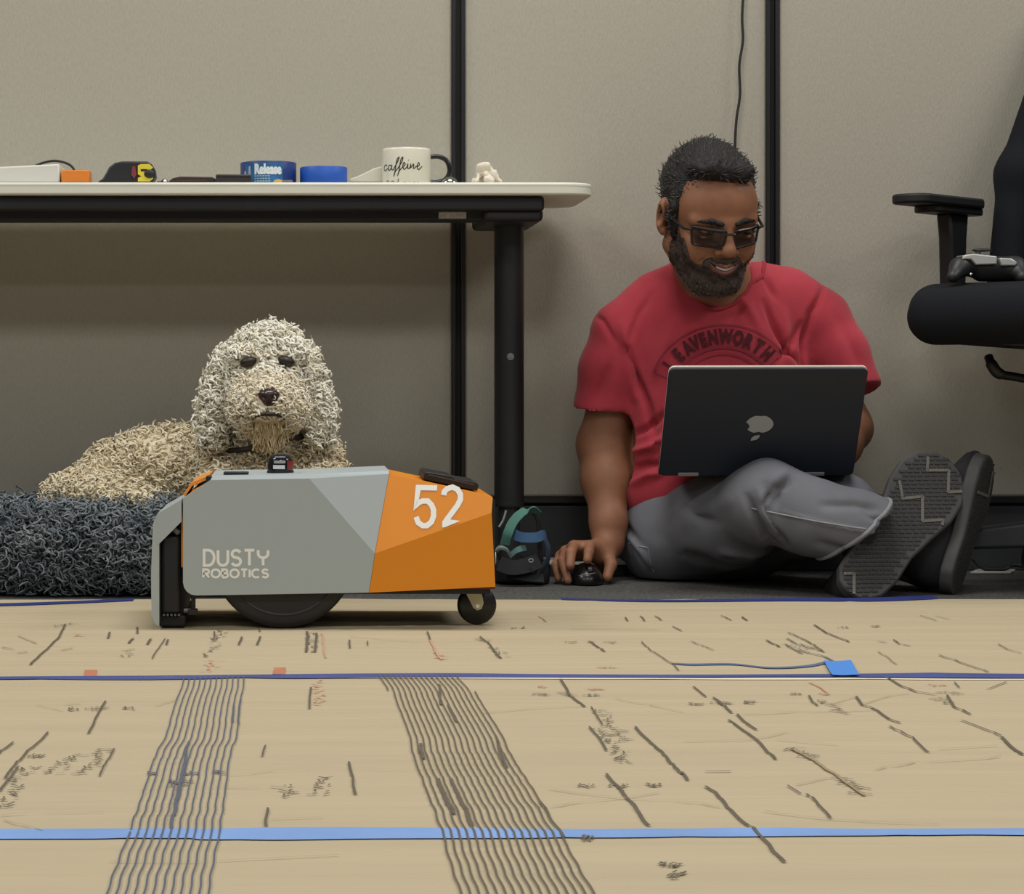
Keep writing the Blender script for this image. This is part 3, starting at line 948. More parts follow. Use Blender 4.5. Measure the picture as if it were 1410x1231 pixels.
bluetape = mat('tape_roll_blue', (30, 84, 178), 0.45, var=0.08, vscale=30)
cardboard = mat('tape_core', (150, 128, 96), 0.8)
tape_roll('tape_roll', 'plain bright blue tape roll beside the white mug', 413, 479, 228, DI + .02, bluetape, cardboard)
t, cx, cy, r, h = tape_roll('tape_roll', 'navy blue tape roll with printed label reading Release', 330, 408, 221, DI + .02, mat('tape_roll_navy', (32, 56, 120), 0.45), cardboard)


def wrap(cx, cy, rr, z0):
    def f(u, v):
        a = u / rr
        return (cx + rr * math.sin(a), cy - rr * math.cos(a), z0 + v)
    return f


fw = wrap(cx, cy, r + .0006, ZD)
mb = MB()
for i in range(24):
    a, b = -r * .95 + i * (r * 1.5) / 24, -r * .95 + (i + 1) * (r * 1.5) / 24
    mb.add([fw(a, h * .04), fw(b, h * .04), fw(b, h * .92), fw(a, h * .92)], [(0, 1, 2, 3)])
mb.build('label_band', mat('label_blue', (44, 104, 158), 0.4, var=0.25, vscale=60), t)
fw2 = wrap(cx, cy, r + .0011, ZD)
vs, fs = text_mesh('Release', h * .52, 0.0015)
wmax = max(v[0] for v in vs)
MB().add([fw2(-r * .50 + v[0] / wmax * r * 1.0, h * .50 + v[1]) for v in vs], fs).build('lettering', mat('label_white', (225, 232, 236), 0.5), t)
mb = MB()
for k in range(3):
    for i in range(6):
        a = -r * .5 + i * r * .1
        mb.add([fw2(a, h * (.38 - .1 * k)), fw2(a + r * .08, h * (.38 - .1 * k)), fw2(a + r * .08, h * (.43 - .1 * k)), fw2(a, h * (.43 - .1 * k))], [(0, 1, 2, 3)])
mb.build('small_print', mat('label_print', (150, 180, 200), 0.5), t)
mb = MB()
for a0, w_, v0, v1 in ((-1.02, .16, .34, .62), (-.78, .14, .2, .8)):
    mb.add([fw2(r * a0, h * v0), fw2(r * (a0 + w_), h * v0), fw2(r * (a0 + w_ * .8), h * v1), fw2(r * (a0 + w_ * .2), h * v1)], [(0, 1, 2, 3)])
mb.build('label_emblem', mat('label_emblem', (168, 176, 190), 0.5), t)

# small amber clip in front
cl = thing('amber_clip', 'tiny amber and grey plastic clip before the printed tape roll', 'clip', (px2(387, DI), DI - .01, ZD))
MB().lathe([(.0, 0), (.009, 0), (.0095, .003), (.007, .008), (.0, .0095)], (px2(383, DI - .02), DI - .01, ZD), n=20).build('dome', mat('amber', (196, 158, 66), 0.3), cl, smooth=True)
MB().box(px2(389, DI - .02), px2(403, DI - .02), DI - .016, DI - .004, ZD, ZD + .0075).build('tab', mat('clip_grey', (112, 104, 120), 0.4), cl, bevel=0.001)
# white wedge behind the mug
wg = thing('white_wedge', 'white plastic wedge with curved slope behind the mug', 'wedge', (px2(505, DI + .1), DI + .12, ZD))
D3 = DI + .10
wp = [(481, 250.8), (481, 246), (490, 243.5), (502, 238), (514, 232), (528, 228), (545, 227), (545, 250.8)]
MB().prism([(px2(x, D3), D3, max(ZD, P(0, y, D3).z)) for x, y in wp][::-1], (0, 0, 0), (0, .06, 0)).build('body', mat('wedge_white', (212, 208, 192), 0.5), wg, bevel=0.002)
MB().box(px2(483, D3), px2(545, D3), D3 - .0008, D3 + .002, ZD + .002, ZD + .004).build('seam', MATS['adapter_seam'], wg)

# mug
DM = DI + .03
mr = mm(34, DM)
mcx, mcy = px2(559.5, DM + mr), DM + mr
mh = P(0, 205.5, mcy).z - ZD
mug = thing('mug', 'white ceramic mug with black handle and brush lettering', 'mug', (mcx, mcy, ZD))
cer = mat('ceramic', (226, 222, 205), 0.25, coat=0.3)
MB().lathe([(0, .004), (mr - .004, .004), (mr - .0035, mh - .002), (mr - .0018, mh), (mr - .0004, mh - .001), (mr, mh - .004), (mr, .004), (mr - .003, 0), (0, 0)], (mcx, mcy, ZD), n=64).build('cup', cer, mug, smooth=True, angle=60)
hp = catmull([(mcx + mr - .003, mcy, ZD + mh * .80), (mcx + mr + .014, mcy, ZD + mh * .81), (mcx + mr + .028, mcy, ZD + mh * .70), (mcx + mr + .033, mcy, ZD + mh * .45), (mcx + mr + .026, mcy, ZD + mh * .24), (mcx + mr + .010, mcy, ZD + mh * .16), (mcx + mr - .003, mcy, ZD + mh * .17)], 6)
MB().tube(hp, 0.0042, 12).build('handle', mat('handle_black', (18, 18, 18), 0.3), mug, smooth=True)
MB().lathe([(mr - .0036, mh * .3), (mr - .0036, mh - .003)], (mcx, mcy, ZD), n=48).build('dark_inside', mat('mug_inside', (40, 36, 32), 0.4), mug)
fm = wrap(mcx, mcy, mr + .0004, ZD)
S_ = mm(1, DM)
CW = [[(532, 225.5), (529.5, 225), (528.2, 228.5), (529.5, 231.5), (533, 229)],
      [(538, 226), (534.5, 226), (533.5, 229.5), (535, 231.5), (537.5, 229), (538.3, 226), (538, 230.5), (540, 231), (542, 228)],
      [(540, 231), (546, 222), (548, 217), (545, 220), (543, 230), (541, 238), (543, 233), (547, 229)],
      [(546, 230), (552, 222), (553, 217), (550, 221), (548, 232), (546, 238), (548, 233), (552, 229)],
      [(552, 229), (556, 226), (555, 223), (553, 227), (555, 231), (559, 228)], [(559, 228), (560, 225), (560, 230), (563, 229)], [(561, 221), (561, 220)],
      [(563, 230), (564, 225), (564, 229), (568, 225), (568, 230), (572, 227)], [(572, 228), (576, 226), (575, 223), (573, 227), (575, 231), (580, 227)]]
mb = MB()
ink_k = mat('mug_ink', (44, 40, 34), 0.5)
def mugpt(x, y):
    # photo reading -> angle round the cup
    s = max(-.98, min(.98, (x - 559.5) / 34.0))
    return (math.asin(s) * mr, mh * (250.5 - y) / 45.0)
for st in CW:
    pl = catmull([Vector((*mugpt(*p), 0)) for p in st], 5)
    mb.ribbon([(p.x, p.y) for p in pl], 0.0017, fm)
mb.build('lettering', ink_k, mug)
mb = MB()
for st in ([(530, 246), (533, 243), (535, 247), (531, 249), (536, 248)], [(537, 249), (538, 244), (541, 245), (541, 249)], [(546, 246), (543, 246), (543, 249), (546, 249), (547, 241)]):
    pl = catmull([Vector((*mugpt(*p), 0)) for p in st], 5)
    mb.ribbon([(p.x, p.y) for p in pl], 0.0017, fm)
for lt, x in (('P', 554), ('A', 560), ('C', 566.5), ('E', 572.5)):
    vs, fs = text_mesh(lt, .010)
    u0, v0 = mugpt(x, 249.5)
    mb.add([fm(u0 + v[0] * .8, v0 + v[1]) for v in vs], fs)
mb.build('lower_lettering', mat('mug_ink_faded', (120, 112, 96), 0.5), mug)

# chrome knob behind handle
kb = thing('polished_stopper', 'small polished metal stopper beside the mug handle', 'stopper', (px2(620, DI), DI + .015, ZD))
kr = mm(12, DI)
MB().lathe([(0, 0), (kr, 0), (kr, .003), (kr * .92, .007), (kr * .7, .012), (kr * .3, .0155), (0, .016)], (px2(620, DI), DI + .015, ZD), n=32).build('dome', mat('steel_brushed', (150, 148, 144), 0.22, metal=1.0), kb, smooth=True, angle=60)
MB().lathe([(kr * 1.0, 0), (kr * 1.08, .001), (kr * 1.0, .003)], (px2(620, DI), DI + .015, ZD), n=32).build('rim', chrome, kb, smooth=True)
# crumpled tissue
F = Field((px2(645, DI) - .01, DI - .02, ZD - .004), (px2(700, DI) + .01, DI + .07, ZD + .06), 0.0016)
z_ = lambda y: P(0, y, DI).z
F.chain([P(657, 249, DI + .01), P(660, 238, DI + .02), P(664, 231, DI + .03)], [.005, .004, .005], .006)
F.chain([P(662, 231, DI + .02), P(670, 232, DI + .02), P(680, 240, DI + .02), P(689, 250, DI + .02)], [.006, .009, .006, .003], .006)
F.chain([P(668, 234, DI + .02), P(670, 244, DI + .01), P(676, 249, DI + .01)], [.007, .005, .004], .005)
F.chain([P(656, 248, DI + .03), P(672, 248, DI + .04), P(684, 249, DI + .03)], [.005, .007, .004], .006)
F.cut((0, 0, ZD + .0002), (0, 0, -1))
V, Q = F.mesh(1)
N = vnormals(V, Q)
V = V + N * (0.0075 * np.abs(vnoise(V * 75, 3)) - .003 + .003 * np.abs(vnoise(V * 160, 4)))[:, None]
V[:, 2] = np.maximum(V[:, 2], ZD)
tag(link('crumpled_tissue', V, Q, mat('tissue', (226, 216, 200), 0.9), smooth=True, angle=35), 'crumpled white tissue near the rounded desk end', 'tissue')

# ------------------------------------------------------------------ layout robot
RF = 3.17          # near side plane
RD = 0.25          # depth of the body
rgrey = mat('robot_grey', (172, 181, 182), 0.45, bump=0.05, bscale=600)
rgrey2 = mat('robot_grey_light', (176, 184, 183), 0.45)
rorange = mat('robot_orange', (232, 142, 22), 0.42)
rblack = mat('robot_black', (24, 24, 26), 0.5)
rub = mat('wheel_rubber', (30, 31, 33), 0.6)


def rp(x, y, dd=0.0):
    """spot on the near side plane of the robot, pushed dd deeper"""
    p = P(x, y, RF)
    return Vector((p.x, RF + dd, p.z))


robot = thing('layout_robot', 'grey and orange wheeled floor printing robot numbered 52', 'robot', (rp(440, 0).x, RF + RD / 2, 0))
# side panels: flat lower facet, two inclined upper facets that meet in a valley corner
rad = 0.014
A_, B_, C_, D_, E_ = (426, 659), (537, 654), (516, 762), (679, 685), (677, 706)
inB, inD, inA = 0.034, 0.019, 0.0
gp = {'a': rp(*A_), 'b': rp(*B_, inB), 'c': rp(*C_), 'g': rp(508, 816), 'tl': rp(290, 661), 'tl2': rp(252, 686)}
corner = [rp(252 + 18 - 18 * math.cos(R_(t)), 802 + 18 * math.sin(R_(t))) for t in (0, 22, 45, 67, 90)]
lowgrey = [gp['c'], gp['a'], gp['tl'], gp['tl2']] + corner + [gp['g']]


def far(v):
    return Vector((v.x, 2 * RF + RD - v.y, v.z))


def two_sided(faces_near):
    vs, fs = [], []
    for f in faces_near:
        b = len(vs); vs += f; fs.append(tuple(range(b, b + len(f))))
        b = len(vs); vs += [far(v) for v in f]; fs.append(tuple(range(b + len(f) - 1, b - 1, -1)))
    return vs, fs


vs, fs = two_sided([lowgrey, [gp['a'], gp['c'], gp['b']]])
grey_ring = [gp['b'], gp['a'], gp['tl'], gp['tl2']] + corner + [gp['g']]
for i in range(len(grey_ring) - 1):
    a, b = grey_ring[i], grey_ring[i + 1]
    if i in (0, 1):
        # chamfered roof edge
        ta, tb = a + Vector((0, .03 if i else .012, .0045)), b + Vector((0, .03, .0045))
        if i == 0:
            ta = a + Vector((0, .008, .0045))
        k = len(vs); vs += [a, b, tb, ta]; fs.append((k, k + 1, k + 2, k + 3))
        k = len(vs); vs += [far(a), far(b), far(tb), far(ta)]; fs.append((k + 3, k + 2, k + 1, k))
        k = len(vs); vs += [ta, tb, far(tb), far(ta)]; fs.append((k, k + 1, k + 2, k + 3))
    else:
        k = len(vs); vs += [a, b, far(b), far(a)]; fs.append((k, k + 1, k + 2, k + 3))
link('grey_shell', [tuple(v) for v in vs], fs, rgrey, robot)
# orange tail
oB, oC, oE, oF, oG = gp['b'] + Vector((.0004, 0, 0)), gp['c'] + Vector((.0004, 0, 0)), rp(*E_), rp(682, 808), gp['g'] + Vector((.0004, 0, 0))
pn = (oB - oC).cross(oE - oC)
oD = rp(*D_)
oD.y = oC.y - (pn.x * (oD.x - oC.x) + pn.z * (oD.z - oC.z)) / pn.y      # same plane as the rest of the facet
vs, fs = two_sided([[oB, oC, oE, oD], [oC, oG, oF, oE]])
ring = [oB, oD, oE, oF, oG]
for i in range(4):
    a, b = ring[i], ring[i + 1]
    k = len(vs); vs += [a, b, far(b), far(a)]; fs.append((k + 3, k + 2, k + 1, k))
link('orange_tail', [tuple(v) for v in vs], fs, rorange, robot)
# inner orange core at the front end
cx0, cx1 = rp(249, 0).x, rp(300, 0).x
pol = [rp(254, 688, .012), rp(264, 676, .012), rp(286, 665, .012), rp(300, 665, .012), rp(300, 790, .012), rp(249, 782, .012), rp(249, 720, .012)]
MB().prism(pol, (0, 0, 0), (0, RD - .024, 0)).build('orange_core', rorange, robot)
vs = [rp(251, 681, .03), rp(262, 666, .03), rp(286, 656.5, .03), rp(286, 660, .03), rp(263, 670.5, .03), rp(253, 686, .03)]
MB().prism(vs, (0, 0, 0), (0, RD - .06, 0)).build('orange_hood', mat('robot_orange_hood', (240, 158, 62), 0.4), robot)
MB().box(rp(283, 0).x, rp(291, 0).x, RF + .012, RF + .05, rp(0, 666).z, rp(0, 656.5).z).build('hood_latch', rblack, robot, bevel=0.001)
# front cover with a hanging bumper plate
cov = [rp(250, 688, .0), rp(216, 708, .0), rp(210.5, 722, .0), rp(208, 790, .0), rp(208.5, 845, .0), rp(213, 858, .0), rp(218, 862, .0), rp(219, 860, .0), rp(219, 752, .0), rp(221, 716), rp(250, 697)]
fc = MB().prism(cov, (0, 0, 0), (0, RD, 0)).build('front_cover', rgrey2, robot)
wing = [rp(250, 688), rp(216, 708), rp(217, 751), rp(250, 718)]
for yy in (0.0, RD - .004):
    MB().prism([w + Vector((0, yy - (.001 if yy == 0 else -.001), 0)) for w in wing], (0, 0, 0), (0, .004, 0)).build('cover_wing', rgrey, fc)
# print head
ph = MB().box(rp(222, 0).x, rp(247, 0).x, RF + .012, RF + RD - .012, rp(0, 846).z, rp(0, 738).z).build('print_head', rblack, robot, bevel=0.004)
MB().box(rp(219, 0).x, rp(252, 0).x, RF + .03, RF + RD - .03, rp(0, 850).z, rp(0, 722).z).build('head_frame', mat('robot_deep_black', (13, 13, 14), 0.6), ph)
MB().box(rp(218, 0).x, rp(255, 0).x, RF + .02, RF + RD - .02, 0.008, rp(0, 849).z).build('nozzle_block', MATS['robot_deep_black'], ph, bevel=0.003)
mb = MB()
for i in range(5):
    x = rp(225 + i * 5.2, 0).x
    mb.cyl((x, RF + .02, rp(0, 848).z), (x, RF + .012, rp(0, 848).z), .0018, 8)
mb.build('screw_row', mat('steel_dull', (110, 110, 108), 0.4, metal=0.7), ph)
MB().cyl(rp(238, 728, .01), rp(246, 735, .01), .004, 10).build('head_hose', mat('hose_grey', (90, 90, 88), 0.5), ph, smooth=True)
# probe arm
MB().box(rp(262, 0).x, rp(268, 0).x, RF + .02, RF + .03, rp(0, 849).z, rp(0, 818).z).build('probe_arm', rblack, robot, bevel=0.001)
MB().box(rp(258, 0).x, rp(271, 0).x, RF + .016, RF + .034, rp(0, 849).z, rp(0, 841).z).build('probe_clamp', rblack, robot, bevel=0.001)
MB().cyl(rp(252, 843, .024), rp(262, 843, .024), .004, 12).build('probe_tip', MATS['steel_dull'], robot, smooth=True)
# underside and drive wheels
MB().box(rp(262, 0).x, rp(676, 0).x, RF + .012, RF + RD - .012, rp(0, 819).z, rp(0, 808).z).build('underside', rblack, robot)
MB().box(rp(476, 0).x, rp(682, 0).x, RF + .004, RF + RD - .004, rp(0, 811.5).z, rp(0, 807).z).build('red_skirt', mat('skirt_dark_red', (92, 36, 14), 0.5), robot)
wc = rp(390, 0).x
wr = 0.1
for yy, s in ((RF + .012, 1), (RF + RD - .037, -1)):
    w = MB().lathe([(0, 0), (wr * .9, 0), (wr * .97, .002), (wr, .006), (wr, .019), (wr * .97, .023), (wr * .9, .025), (0, .025)], (wc, yy, wr + .0075), axis='y', n=72).build('drive_wheel', rub, robot, smooth=True, angle=50)
    MB().lathe([(wr * .80, 0), (wr * .82, -.001), (wr * .84, 0)], (wc, yy, wr + .0075), axis='y', n=64).build('wheel_groove', rblack, w, smooth=True)
MB().cyl((wc, RF + .03, wr + .0075), (wc, RF + RD - .03, wr + .0075), .008, 12).build('axle', rblack, robot)
# caster
cxx, ccy = P(655, 0, 3.25).x, RF + .06
cr = 0.0275
cz = cr + .0075
cw = MB().lathe([(0, 0), (cr * .82, 0), (cr * .96, .003), (cr, .007), (cr, .013), (cr * .96, .017), (cr * .82, .02), (0, .02)], (cxx, ccy - .01, cz), axis='y', n=48).build('caster_wheel', mat('caster_black', (14, 14, 15), 0.35), robot, smooth=True, angle=50)
stl = mat('caster_steel', (188, 180, 150), 0.4, metal=0.2)
for yy in (ccy - .0145, ccy + .0125):
    fk = [(cxx - .024, cz + .034), (cxx + .003, cz + .034), (cxx + .0085, cz + .004), (cxx + .006, cz - .004), (cxx, cz - .0065), (cxx - .006, cz - .003)]
    f_ = MB().prism([(x, yy, z) for x, z in fk], (0, 0, 0), (0, .002, 0)).build('caster_fork', stl, robot, bevel=0.0006)
    MB().cyl((cxx, yy - .001, cz), (cxx, yy + .003, cz), .0028, 14).build('fork_bolt', chrome, f_, smooth=True)
MB().box(cxx - .026, cxx + .012, ccy - .02, ccy + .02, cz + .033, cz + .037).build('caster_plate', rblack, robot)
# top details
topz = rp(0, 660).z + .0044
MB().box(rp(306, 0).x, rp(341, 0).x, RF + .05, RF + .075, topz, topz + .0035).build('top_button', rblack, robot, bevel=0.001)
MB().box(rp(255, 0).x, rp(262, 0).x, RF + .02, RF + .03, rp(0, 686).z, rp(0, 682).z).build('latch_screw', rblack, robot)
pc = Vector((P(386, 0, RF + .10).x, RF + .10, topz))
pr = mm(18.5, RF + .1)
pm = MB().lathe([(0, 0), (pr, 0), (pr, .0035), (0, .0035)], pc, n=32).build('prism_base', rblack, robot)
MB().lathe([(pr * .96, .0035), (pr * .98, .012), (pr * .9, .019), (pr * .7, .0245), (pr * .4, .0275), (0, .028)], pc, n=32).build('prism_dome', mat('prism_dark', (52, 54, 62), 0.12, metal=0.7), pm, smooth=True)
fwp = wrap(pc.x, pc.y, pr * .985, pc.z)
for nm, v0, v1, a0, a1, m_ in (('prism_window', .0065, .012, -.55, .35, mat('prism_white', (224, 226, 224), 0.2)), ('prism_red_lens', .005, .018, .55, 1.3, mat('prism_red', (132, 44, 40), 0.2)), ('prism_window', .0145, .0185, -.5, .4, mat('prism_silver', (190, 192, 194), 0.2, metal=.4)), ('prism_window', .0225, .0245, -.5, .5, MATS['prism_silver'])):
    mb = MB()
    sc_ = 1.0 if v1 < .0125 else (.97 if v1 < .0186 else .8)
    fq = wrap(pc.x, pc.y, pr * sc_ + .0006, pc.z)
    for i in range(10):
        a, b = a0 + (a1 - a0) * i / 10, a0 + (a1 - a0) * (i + 1) / 10
        mb.add([fq(a * pr * sc_, v0), fq(b * pr * sc_, v0), fq(b * pr * sc_, v1), fq(a * pr * sc_, v1)], [(0, 1, 2, 3)])
    mb.build(nm, m_, pm)
# carrying handle on the sloping tail
hd = Vector((oD.x - oB.x, 0, oD.z - oB.z)).normalized()
hn = Vector((-hd.z, 0, hd.x))
o0 = Vector((oB.x, 0, oB.z))
s0, s1 = (585 - 537) / 145 * (oD - oB).length, (662 - 537) / 145 * (oD - oB).length
for yy0, yy1, nm in ((RF + .06, RF + RD - .06, 'carry_handle'),):
    q = [o0 + hd * s0 + hn * .002, o0 + hd * s1 + hn * .002, o0 + hd * s1 + hn * .011, o0 + hd * (s1 - .004) + hn * .014, o0 + hd * (s0 + .045) + hn * .0125, o0 + hd * (s0 + .04) + hn * .015, o0 + hd * (s0 + .004) + hn * .0135, o0 + hd * s0 + hn * .011]
    hh = MB().prism([(p.x, yy0, p.z) for p in q], (0, 0, 0), (0, yy1 - yy0, 0)).build(nm, rblack, robot, bevel=0.0012)
    MB().prism([(p.x, yy0 - .0006, p.z) for p in (o0 + hd * (s0 + .006) + hn * .009, o0 + hd * (s1 - .006) + hn * .009, o0 + hd * (s1 - .006) + hn * .0108, o0 + hd * (s0 + .006) + hn * .0108)], (0, 0, 0), (0, .001, 0)).build('handle_highlight', mat('handle_grey', (74, 74, 76), 0.4), hh)
# rear bumper knob
MB().lathe([(.0, 0), (.006, 0), (.007, .002), (.007, .009), (.005, .012), (0, .012)], (0, 0, 0), n=20)
mb = MB().cyl((rp(681, 0).x, RF + .10, rp(0, 776).z), (rp(686, 0).x, RF + .10, rp(0, 776).z), .004, 16)
mb.cyl((rp(685, 0).x, RF + .10, rp(0, 776).z), (rp(691, 0).x, RF + .10, rp(0, 776).z), .0085, 20)
mb.build('rear_knob', mat('knob_cream', (214, 202, 170), 0.5), robot, smooth=True, angle=50)
MB().box(rp(679.5, 0).x, rp(683.5, 0).x, RF + .02, RF + RD - .02, rp(0, 806).z, rp(0, 690).z).build('rear_plate', rblack, robot)

# lettering
LET = {
    'D': [[(0, 0), (0, 1), (.25, 1)] + arc(.28, .5, .40, .5, 90, -90, 12) + [(.25, 0), (0, 0)]],
    'U': [[(0, 1), (0, .33)] + arc(.33, .33, .33, .33, 180, 360, 12) + [(.66, 1)]],
    'S': [arc(.30, .755, .28, .245, 20, 270, 12) + arc(.30, .255, .30, .255, 90, -160, 12)],
    'T': [[(0, 1), (.66, 1)], [(.33, 1), (.33, 0)]],
    'Y': [[(0, 1), (0, .82)] + arc(.33, .78, .33, .28, 180, 360, 12) + [(.66, 1)], [(.33, .5), (.33, 0)]],
    'R': [[(0, 0), (0, 1), (.3, 1)] + arc(.33, .73, .27, .27, 90, -90, 10) + [(0, .46)], [(.3, .46), (.62, 0)]],
    'O': [arc(.45, .5, .45, .5, 0, 360, 24)],
    'B': [[(0, 0), (0, 1), (.28, 1)] + arc(.30, .76, .24, .24, 90, -90, 10) + [(0, .52)], [(.3, .52)] + arc(.32, .26, .28, .26, 90, -90, 10) + [(0, 0)]],
    'I': [[(0, 0), (0, 1)]],
    'C': [arc(.46, .5, .46, .5, 50, 310, 18)],
    '5': [[(.56, 1), (.04, 1), (.02, .56)] + arc(.30, .36, .30, .28, 145, -20, 10)[1:] + [(.60, .27)] + arc(.30, .25, .30, .25, -5, -178, 10)[0:]],
    '2': [arc(.30, .72, .30, .28, 175, -15, 12) + [(.02, .05), (.02, 0), (.62, 0)]],
}
LW = {'D': .68, 'U': .66, 'S': .6, 'T': .66, 'Y': .66, 'R': .62, 'O': .9, 'B': .6, 'I': 0.0, 'C': .85, '5': .6, '2': .62}
whitep = mat('paint_white', (246, 246, 240), 0.5)


def letters(word, x0, x1, ytop, ybot, sw, name, fn, m):
    hh = ybot - ytop
    gapu = .26
    tot = sum(LW[c] for c in word) + gapu * (len(word) - 1)
    sx = (x1 - x0) / tot
    x = x0
    mb = MB()
    for c in word:
        for j, st in enumerate(LET[c]):
            pl = [(x + p[0] * sx, ybot - p[1] * hh) for p in st]
            pl = [p for i, p in enumerate(pl) if i == 0 or math.dist(p, pl[i - 1]) > 1e-4]
            cl_ = math.dist(pl[0], pl[-1]) < 1e-4
            mb.ribbon(pl[:-1] if cl_ else pl, sw, (lambda a, b, j=j: fn(a, b) + Vector((0, -.0003 * j, 0))), cl_)
        x += (LW[c] + gapu) * sx
    return mb.build(name, m, robot)


letters('DUSTY', 281, 369, 757.5, 778.5, 4.0, 'maker_lettering', lambda x, y: rp(x, y, -.0006), whitep)
letters('ROBOTICS', 280, 369, 784, 795, 3.1, 'maker_lettering', lambda x, y: rp(x, y, -.0006), whitep)
# numerals on the inclined orange facet
nC, nB, nE = oC, oB, oE
nrm = (nB - nC).cross(nE - nC).normalized()
if nrm.y > 0:
    nrm = -nrm


def facet(x, y):
    p = rp(x, y)
    eye = Vector((0, 0, CAMH))
    dv = p - eye
    t = (nC - eye).dot(nrm) / dv.dot(nrm)
    return eye + dv * t + nrm * .0007


def two(x, y):
    return facet(x, y)


mb = MB()
mb.ribbon([(602, 672), (576, 671.5), (573, 696), (577, 692), (582, 690), (589, 690), (594, 695), (597, 702), (597, 711), (594, 719), (588, 724), (582, 724), (576, 720), (573, 712)], 7.5, facet)
mb.ribbon([(611, 682), (612, 677), (616, 673), (623, 671), (630, 674), (634, 681), (634, 688), (630, 696), (615, 716)], 7.5, facet)
mb.add([p + nrm * .0004 for p in (facet(609, 718.5), facet(613.5, 712), facet(619.5, 715.5), facet(634, 717.5), facet(612, 726.5), facet(609, 726.5))], [(0, 1, 2, 3, 4, 5)])
mb.build('number_lettering', whitep, robot)

# ------------------------------------------------------------------ shaggy dog bed
bc = Vector((P(165, 0, 3.92).x, 3.915, 0.0))
brx, bry = 0.375, 0.235
F = Field((bc.x - brx - .06, bc.y - bry - .06, -0.01), (bc.x + brx + .06, min(bc.y + bry + .06, 4.2), 0.24), 0.0065)
ring = []
for i in range(49):
    a = 2 * math.pi * i / 48
    c_, s_ = math.cos(a), math.sin(a)
    e = 0.72
    ring.append((bc.x + (brx - .075) * math.copysign(abs(c_) ** e, c_), bc.y + (bry - .075) * math.copysign(abs(s_) ** e, s_), 0.072))
for i in range(48):
    F.cone(ring[i], ring[i + 1], 0.062, .062, .02)
F.ell((bc.x, bc.y, .020), (brx - .06, bry - .06, .045), .03)
F.cut((0, 0, 0.004), (0, 0, -1))
V, Q = F.mesh(1)
bedm = mat('bed_plush', (66, 71, 76), 0.95, var=0.2, vscale=40, spec=0.1)
bed = thing('dog_bed', 'shaggy grey plush dog bed with raised rim under the desk', 'dog bed', (bc.x, bc.y, 0))
link('cushion', V, Q, bedm, bed, smooth=True, angle=180)
rng = np.random.default_rng(5)
keep = lambda c: ((c[:, 1] < bc.y + .05) & (c[:, 2] > .015)).astype(float) + .12
pts, nn = sample_surface(V, Q, 10500, keep)
flow = np.stack([vnoise(pts * 14, 1), vnoise(pts * 14, 2) * .5, vnoise(pts * 14, 3) - .45], -1) * .9
path, rad = curls(pts, nn, .030, .0026, .0066, 1.15, flow, rng, seg=10, nw=.32)
path[..., 2] = np.maximum(path[..., 2], .004)
vs, qs = strands(path, rad)
o = link('shag_pile', vs, qs, mat('bed_yarn', (104, 112, 118), 0.9, col2=(146, 153, 156), vscale=25, spec=0.15), bed, smooth=True, angle=180)
o['kind'] = 'stuff'

# ------------------------------------------------------------------ dog
HD = 3.79
dog = thing('dog', 'curly cream coated dog lying on the shaggy bed under the desk', 'dog', (P(330, 0, 3.85).x, 3.86, 0.10))
F = Field((P(40, 0, 3.9).x - .03, 3.60, 0.07), (P(490, 0, 3.8).x + .03, 4.17, .47), 0.0045)
# trunk lying to the left
F.chain([P(330, 660, 3.92), P(250, 662, 3.97), P(170, 676, 3.98), P(110, 698, 3.95)], [.075, .070, .062, .046], .05)
F.ell(P(228, 660, 3.97), (.12, .10, .075), .05)
F.ell(P(128, 685, 3.90), (.07, .08, .042), .04)
F.chain([P(95, 690, 3.86), P(150, 695, 3.80), P(200, 700, 3.78)], [.04, .035, .028], .03)
# chest, shoulders, forelegs
F.ell(P(372, 645, 3.86), (.105, .09, .085), .05)
F.chain([P(320, 650, 3.84), P(310, 690, 3.76), P(318, 715, 3.70)], [.05, .04, .032], .03)
F.chain([P(430, 645, 3.84), P(445, 690, 3.76), P(440, 715, 3.70)], [.05, .04, .032], .03)
F.chain([P(372, 620, 3.88), P(370, 560, 3.86)], [.085, .07], .04)
# head
F.ell(P(369, 516, HD + .03), (.069, .078, .066), .03)
F.ell(P(369, 493, HD + .03), (.058, .062, .050), .03)
F.ell(P(369, 550, HD - .01), (.060, .062, .056), .03)
F.chain([P(369, 545, HD - .03), P(370, 556, HD - .10)], [.050, .034], .025)
F.ell(P(344, 562, HD - .08), (.028, .030, .024), .015)
F.ell(P(397, 562, HD - .08), (.028, .030, .024), .015)
F.ell(P(370, 592, HD - .072), (.028, .026, .020), .012)
for sx in (-1, 1):
    F.ell(P(369 + sx * 27, 489, HD - .035), (.024, .014, .008), .012)
    F.ell(P(369 + sx * 27, 500, HD - .058), (.018, .013, .011), .008, op='sub')
# ears
F.chain([P(314, 490, HD + .02), P(301, 525, HD + .01), P(294, 560, HD), P(292, 602, HD - .012)], [.016, .018, .021, .017], .008)
F.chain([P(422, 490, HD + .02), P(431, 525, HD + .01), P(437, 560, HD), P(440, 602, HD - .012)], [.016, .018, .021, .017], .008)
F.cut((0, 0, .085), (0, 0, -1))
V, Q = F.mesh(2)
furm = mat('dog_coat', (206, 192, 162), 0.9, col2=(226, 215, 190), vscale=30, spec=0.15)
body = link('body', V, Q, furm, dog, smooth=True, angle=180)
# coat of curls: three regions with a tint of their own
eyeL, eyeR = np.array(P(342, 498, HD - .062)), np.array(P(393, 498, HD - .062))
nose = np.array(P(370, 547, HD - .135))
mouth = np.array(P(370, 572, HD - .115))


